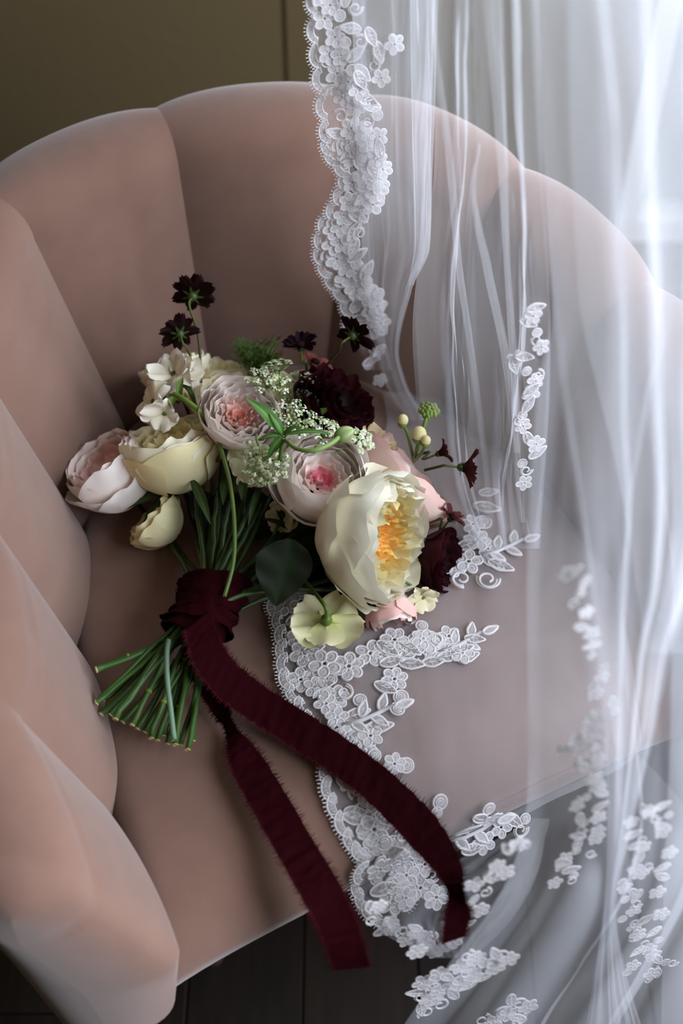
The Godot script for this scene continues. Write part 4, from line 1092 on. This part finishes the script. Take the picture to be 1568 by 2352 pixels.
func ribbon() -> void:
	var rb := thing("silk_ribbon", "burgundy silk ribbon with frayed edges tied round the stems, two tails trailing over the seat", "ribbon", bind_c)
	var w0 := rb.position
	# the band wound round the stems: slightly slanted turns
	var along := (P(560, 1200, 0.52) - P(400, 1560, 0.50)).normalized()
	var across := along.cross(Vector3.UP).normalized()
	var up := across.cross(along).normalized()
	for t in 3:
		var g := Geo.new()
		var c: Vector3 = bind_c + along * [0.013, -0.012, 0.001][t] + Vector3(0, -0.002, 0)
		var tilt: float = [0.35, -0.25, 0.1][t]
		var half: float = [0.0165, 0.0165, 0.017][t]
		g.grid(64, 12, func(a, b):
			var th: float = TAU * a
			var s: float = b * 2.0 - 1.0
			var rr: float = 1.0 + 0.10 * noise.get_noise_2d(cos(th) * 30.0 + t * 50.0, s * 22.0 + sin(th) * 30.0) + 0.05 * t + 0.05 * noise.get_noise_2d(th * 4.0, s * 60.0 + t * 30.0)
			var lean: float = tilt * cos(th) * 0.02 + 0.003 * noise.get_noise_1d(th * 14.0 + t * 30.0) * s
			return c - w0 + across * cos(th) * 0.0225 * rr * (1.0 + 0.25 * s * s) + up * sin(th) * 0.0185 * rr * (1.0 + 0.1 * s * s) + along * (s * half + lean))
		obj("wrap", g, M.ribbon, rb)
		var fz := Geo.new()
		for i in 150:
			var th := TAU * i / 150.0
			for s in [-1.0, 1.0]:
				var lean := tilt * cos(th) * 0.02
				var p: Vector3 = c - w0 + across * cos(th) * 0.0225 * (1.25 + 0.05 * t) + up * sin(th) * 0.0185 * (1.1 + 0.05 * t) + along * (s * half * 0.93 + lean)
				var q: Vector3 = p + along * s * rng.randf_range(0.001, 0.0035) + across * jit(0.0015)
				fz.tri(p - across * 0.0003, p + across * 0.0003, q)
				fz.tri(p - up * 0.0003, p + up * 0.0003, q)
		var fo := obj("frayed_edge", fz, M.fray, rb)
		fo.set_meta("kind", "stuff")
	# tails: [px, py, height above the seat (or the height itself when > 0.3), left edge offset, right edge offset] seen as half widths in pixels
	var tails := [
		[[452, 1425, 0.525, 34, -30], [476, 1500, 0.517, 40, -30], [520, 1562, 0.500, 30, -42], [600, 1622, 0.482, 22, -46], [700, 1686, 0.474, 22, -46], [800, 1752, 0.470, 24, -46], [890, 1826, 0.468, 30, -42], [975, 1915, 0.468, 38, -36], [1030, 1995, 0.474, 34, -16], [1048, 2050, 0.480, 20, -4], [1050, 2100, 0.472, 36, -2], [1040, 2160, 0.460, 30, -10]],
		[[448, 1470, 0.505, 30, -20], [470, 1545, 0.488, 26, -26], [508, 1625, 0.476, 16, -18], [530, 1672, 0.474, 12, -6], [562, 1745, 0.470, 36, -16], [622, 1850, 0.470, 40, -20], [688, 1965, 0.470, 42, -20], [748, 2068, 0.464, 44, -20], [785, 2150, 0.440, 44, -14], [808, 2224, 0.405, 44, -4]],
	]
	var k := 0
	for t in tails:
		var path := []
		var sides := []
		for q in t:
			var p := at_h(q[0], q[1], q[2])
			var e := at_h(q[0] + q[3] * (0.82 if k == 0 else 0.95), q[1] + q[4] * (0.82 if k == 0 else 0.95), q[2] + (0.006 if q[3] < 21 else 0.0))
			path.append(p - w0)
			sides.append(e - p)
		var s := strip(path, sides, 150, 0.0022, k + 1.0)
		var tl := obj("tail", s[0], M.ribbon, rb)
		var f := obj("frayed_edge", s[1], M.fray, tl)
		f.set_meta("kind", "stuff")
		k += 1

# ------------------------------------------------------------------ the scene
func _ready() -> void:
	var pitch := deg_to_rad(50.0)
	fwd = Vector3(0, -sin(pitch), -cos(pitch))
	upv = Vector3(0, cos(pitch), -sin(pitch))
	var cam := Camera3D.new()
	cam.name = "camera"
	var lens := CameraAttributesPhysical.new()
	lens.frustum_focal_length = 33.33
	lens.exposure_aperture = 2.0
	lens.frustum_focus_distance = 1.19
	cam.attributes = lens
	cam.fov = 39.6
	cam.near = 0.05
	cam.far = 50.0
	add_child(cam)
	cam.position = EYE
	cam.rotation = Vector3(-pitch, 0, 0)
	cam.current = true
	var env := Environment.new()
	env.background_mode = Environment.BG_SKY
	var sk := ProceduralSkyMaterial.new()
	sk.sky_top_color = Color(0.72, 0.80, 0.95)
	sk.sky_horizon_color = Color(0.86, 0.90, 0.98)
	sk.ground_horizon_color = Color(0.62, 0.65, 0.66)
	sk.ground_bottom_color = Color(0.38, 0.38, 0.36)
	sk.sky_energy_multiplier = 0.4
	sk.ground_energy_multiplier = 1.0
	var sky := Sky.new()
	sky.sky_material = sk
	env.sky = sky
	env.tonemap_mode = Environment.TONE_MAPPER_LINEAR
	env.tonemap_exposure = 0.9
	env.sdfgi_enabled = true
	env.ssao_enabled = true
	env.ssil_enabled = true
	var we := WorldEnvironment.new()
	we.name = "world"
	we.environment = env
	add_child(we)
	# daylight at the two windows
	var side_light := AreaLight3D.new()
	side_light.name = "side_window_light"
	side_light.area_size = Vector2(1.4, 1.4)
	side_light.light_energy = 11.8
	side_light.light_color = Color(0.90, 0.94, 1.0)
	side_light.shadow_enabled = true
	add_child(side_light)
	side_light.look_at_from_position(Vector3(1.19, 1.5, -0.12), Vector3(-1.0, 1.2, -0.4), Vector3.UP)
	var back_light := AreaLight3D.new()
	back_light.name = "back_window_light"
	back_light.area_size = Vector2(0.62, 1.7)
	back_light.light_energy = 3.6
	back_light.light_color = Color(0.90, 0.94, 1.0)
	back_light.shadow_enabled = true
	add_child(back_light)
	back_light.look_at_from_position(Vector3(0.72, 1.3, -1.6), Vector3(0.72, 1.3, 0.0), Vector3.UP)

	rng.seed = 7
	noise.seed = 3
	noise.frequency = 0.05
	chair_x = Transform3D(Basis(Vector3(0.9145, 0, -0.4045), Vector3.UP, Vector3(0.4045, 0, 0.9145)), Vector3(-0.0079, 0, -0.7599))
	chair_inv = chair_x.affine_inverse()
	bind_c = at_h(470, 1400, 0.505)
	materials()
	room()
	build_chair(M.velvet, M.dark_wood)
	veil()
	flowers()
	ribbon()

func materials() -> void:
	var vv := mat(Color(0.48, 0.365, 0.312), 0.9, 0.2)
	vv.albedo_texture = noise_tex(0.012, 512, Color(0.93, 0.93, 0.93), Color(1, 1, 1), 4)
	vv.rim_enabled = true
	vv.rim = 1.0
	vv.rim_tint = 0.2
	vv.normal_enabled = true
	vv.normal_texture = noise_tex(0.3, 512, Color.BLACK, Color.WHITE, 2, true, 1.2, 5)
	vv.normal_scale = 0.35
	vv.uv1_triplanar = true
	vv.uv1_scale = Vector3(4, 4, 4)
	M.velvet = vv
	M.dark_wood = mat(Color(0.16, 0.11, 0.08), 0.5)
	var wl := mat(Color(0.365, 0.31, 0.215), 0.95, 0.2)
	wl.normal_enabled = true
	wl.normal_texture = noise_tex(0.2, 256, Color.BLACK, Color.WHITE, 2, true, 1.0, 9)
	wl.normal_scale = 0.15
	wl.uv1_triplanar = true
	M.wall = wl
	M.ceiling = mat(Color(0.42, 0.38, 0.31), 0.95)
	M.trim = mat(Color(0.85, 0.84, 0.82), 0.6)
	M.floor = []
	for k in 4:
		var fl := mat([Color(0.115, 0.078, 0.05), Color(0.135, 0.092, 0.058), Color(0.10, 0.068, 0.045), Color(0.125, 0.085, 0.054)][k], 0.5, 0.4)
		fl.albedo_texture = noise_tex(0.02, 256, Color(0.7, 0.7, 0.7), Color(1, 1, 1), 4, false, 1, 20 + k)
		fl.uv1_triplanar = true
		fl.uv1_scale = Vector3(12, 3, 1.5)
		M.floor.append(fl)
	var gl := mat(Color(0.95, 0.98, 1.0, 0.06), 0.02, 0.5)
	gl.transparency = BaseMaterial3D.TRANSPARENCY_ALPHA
	M.glass = gl
	var pt := mat(Color.WHITE, 0.62, 0.25, true)
	pt.backlight_enabled = true
	pt.backlight = Color(0.55, 0.55, 0.55)
	M.petal = pt
	var lf := mat(Color.WHITE, 0.45, 0.4, true)
	M.leaf = lf
	var th := mat(Color.WHITE, 0.55, 0.35, true)
	th.backlight_enabled = true
	th.backlight = Color(0.3, 0.3, 0.3)
	M.blade = th
	var tu := mat(Color(0.93, 0.93, 0.95, 0.24), 0.9, 0.2)
	tu.transparency = BaseMaterial3D.TRANSPARENCY_ALPHA
	tu.backlight_enabled = true
	tu.backlight = Color(0.85, 0.85, 0.85)
	M.tulle = tu
	var lc := mat(Color(0.94, 0.92, 0.92), 0.75, 0.3)
	lc.backlight_enabled = true
	lc.backlight = Color(0.9, 0.9, 0.9)
	M.lace_cord = lc
	var lf2 := mat(Color(0.93, 0.91, 0.91, 0.55), 0.8, 0.2)
	lf2.transparency = BaseMaterial3D.TRANSPARENCY_ALPHA
	lf2.backlight_enabled = true
	lf2.backlight = Color(0.9, 0.9, 0.9)
	M.lace_fill = lf2
	var rb := mat(Color(0.125, 0.010, 0.026), 0.85, 0.12)
	rb.rim_enabled = true
	rb.rim = 0.03
	rb.rim_tint = 0.8
	M.ribbon = rb
	var fy := mat(Color(0.20, 0.016, 0.04), 0.8, 0.2)
	M.fray = fy

func room() -> void:
	var fl := Geo.new()
	fl.box(Vector3(-2.3, -0.12, -1.8), Vector3(1.4, -0.014, 1.7))
	var f := struct("floor", fl, M.dark_wood)
	for i in 30:
		for j in 3:
			var b := Geo.new()
			var x := -2.2 + i * 0.12
			var z := -1.7 + j * 1.2 - fmod(i * 0.47, 1.0) * 0.9
			if z + 1.2 < -1.7: continue
			b.box(Vector3(x + 0.0006, -0.014, maxf(z + 0.0006, -1.7)), Vector3(x + 0.1194, -0.0005 * ((i * 7 + j * 3) % 3), minf(z + 1.1994, 1.6)), 0.0015)
			obj("floorboard", b, M.floor[(i * 5 + j * 3) % 4], f, false)
	var g := Geo.new()
	g.box(Vector3(-2.3, 0, 1.5), Vector3(1.4, 2.7, 1.62))
	struct("wall_front", g, M.wall)
	g = Geo.new()
	g.box(Vector3(-2.3, 0, -1.8), Vector3(-2.18, 2.7, 1.62))
	struct("wall_left", g, M.wall)
	# the wall behind the chair, with an opening for the window
	g = Geo.new()
	g.box(Vector3(-2.3, 0, -1.8), Vector3(0.40, 2.7, -1.65))
	g.box(Vector3(1.04, 0, -1.8), Vector3(1.4, 2.7, -1.65))
	g.box(Vector3(0.40, 0, -1.8), Vector3(1.04, 0.06, -1.65))
	g.box(Vector3(0.40, 2.2, -1.8), Vector3(1.04, 2.7, -1.65))
	struct("wall_back", g, M.wall)
	g = Geo.new()
	g.box(Vector3(1.22, 0, -1.8), Vector3(1.4, 2.7, -0.9))
	g.box(Vector3(1.22, 0, 0.65), Vector3(1.4, 2.7, 1.62))
	g.box(Vector3(1.22, 0, -0.9), Vector3(1.4, 0.7, 0.65))
	g.box(Vector3(1.22, 2.4, -0.9), Vector3(1.4, 2.7, 0.65))
	struct("wall_right", g, M.wall)
	g = Geo.new()
	g.box(Vector3(-2.3, 2.7, -1.8), Vector3(1.4, 2.8, 1.62))
	struct("ceiling", g, M.ceiling)
	g = Geo.new()
	g.box(Vector3(-0.075, 0.0, -1.66), Vector3(0.26, 2.7, -1.645), 0.006)
	struct("trim_1", g, M.wall)
	g = Geo.new()
	g.box(Vector3(-2.18, 0, -1.65), Vector3(-0.075, 0.1, -1.635), 0.004)
	struct("baseboard_back", g, M.trim)
	window("window_1", Vector3(0.40, 0.06, -1.72), Vector3(0.64, 0, 0), 2.14)
	window("window_2", Vector3(1.30, 0.7, -0.9), Vector3(0, 0, 1.55), 1.7)

func window(called: String, at: Vector3, across: Vector3, tall: float) -> void:
	var o := Node3D.new()
	o.name = called
	o.set_meta("kind", "structure")
	add_child(o)
	o.position = at
	var x := across.normalized()
	var n := x.cross(Vector3.UP)
	var w := across.length()
	var cols := 1 if w < 1.0 else 2
	var bars := [[0.0, 0.045, 0.0, tall], [w - 0.045, w, 0.0, tall], [0.0, w, 0.0, 0.05], [0.0, w, tall - 0.045, tall], [0.0, w, tall * 0.5 - 0.02, tall * 0.5 + 0.02]]
	if cols == 2: bars.append([w / 2 - 0.025, w / 2 + 0.025, 0.0, tall])
	for b in bars:
		var g := Geo.new()
		var p: Vector3 = x * b[0] + Vector3.UP * b[2] - n * 0.025
		var q: Vector3 = x * b[1] + Vector3.UP * b[3] + n * 0.025
		g.box(Vector3(minf(p.x, q.x), p.y, minf(p.z, q.z)), Vector3(maxf(p.x, q.x), q.y, maxf(p.z, q.z)), 0.006)
		obj("window_frame", g, M.trim, o, false)
	for c in cols:
		for r in 2:
			var g := Geo.new()
			var p: Vector3 = x * (0.03 + c * w / cols) + Vector3.UP * (0.03 + r * tall / 2) - n * 0.002
			var q: Vector3 = x * ((c + 1) * w / cols - 0.03) + Vector3.UP * ((r + 1) * tall / 2 - 0.03) + n * 0.002
			g.box(Vector3(minf(p.x, q.x), p.y, minf(p.z, q.z)), Vector3(maxf(p.x, q.x), q.y, maxf(p.z, q.z)))
			obj("pane", g, M.glass, o, false)
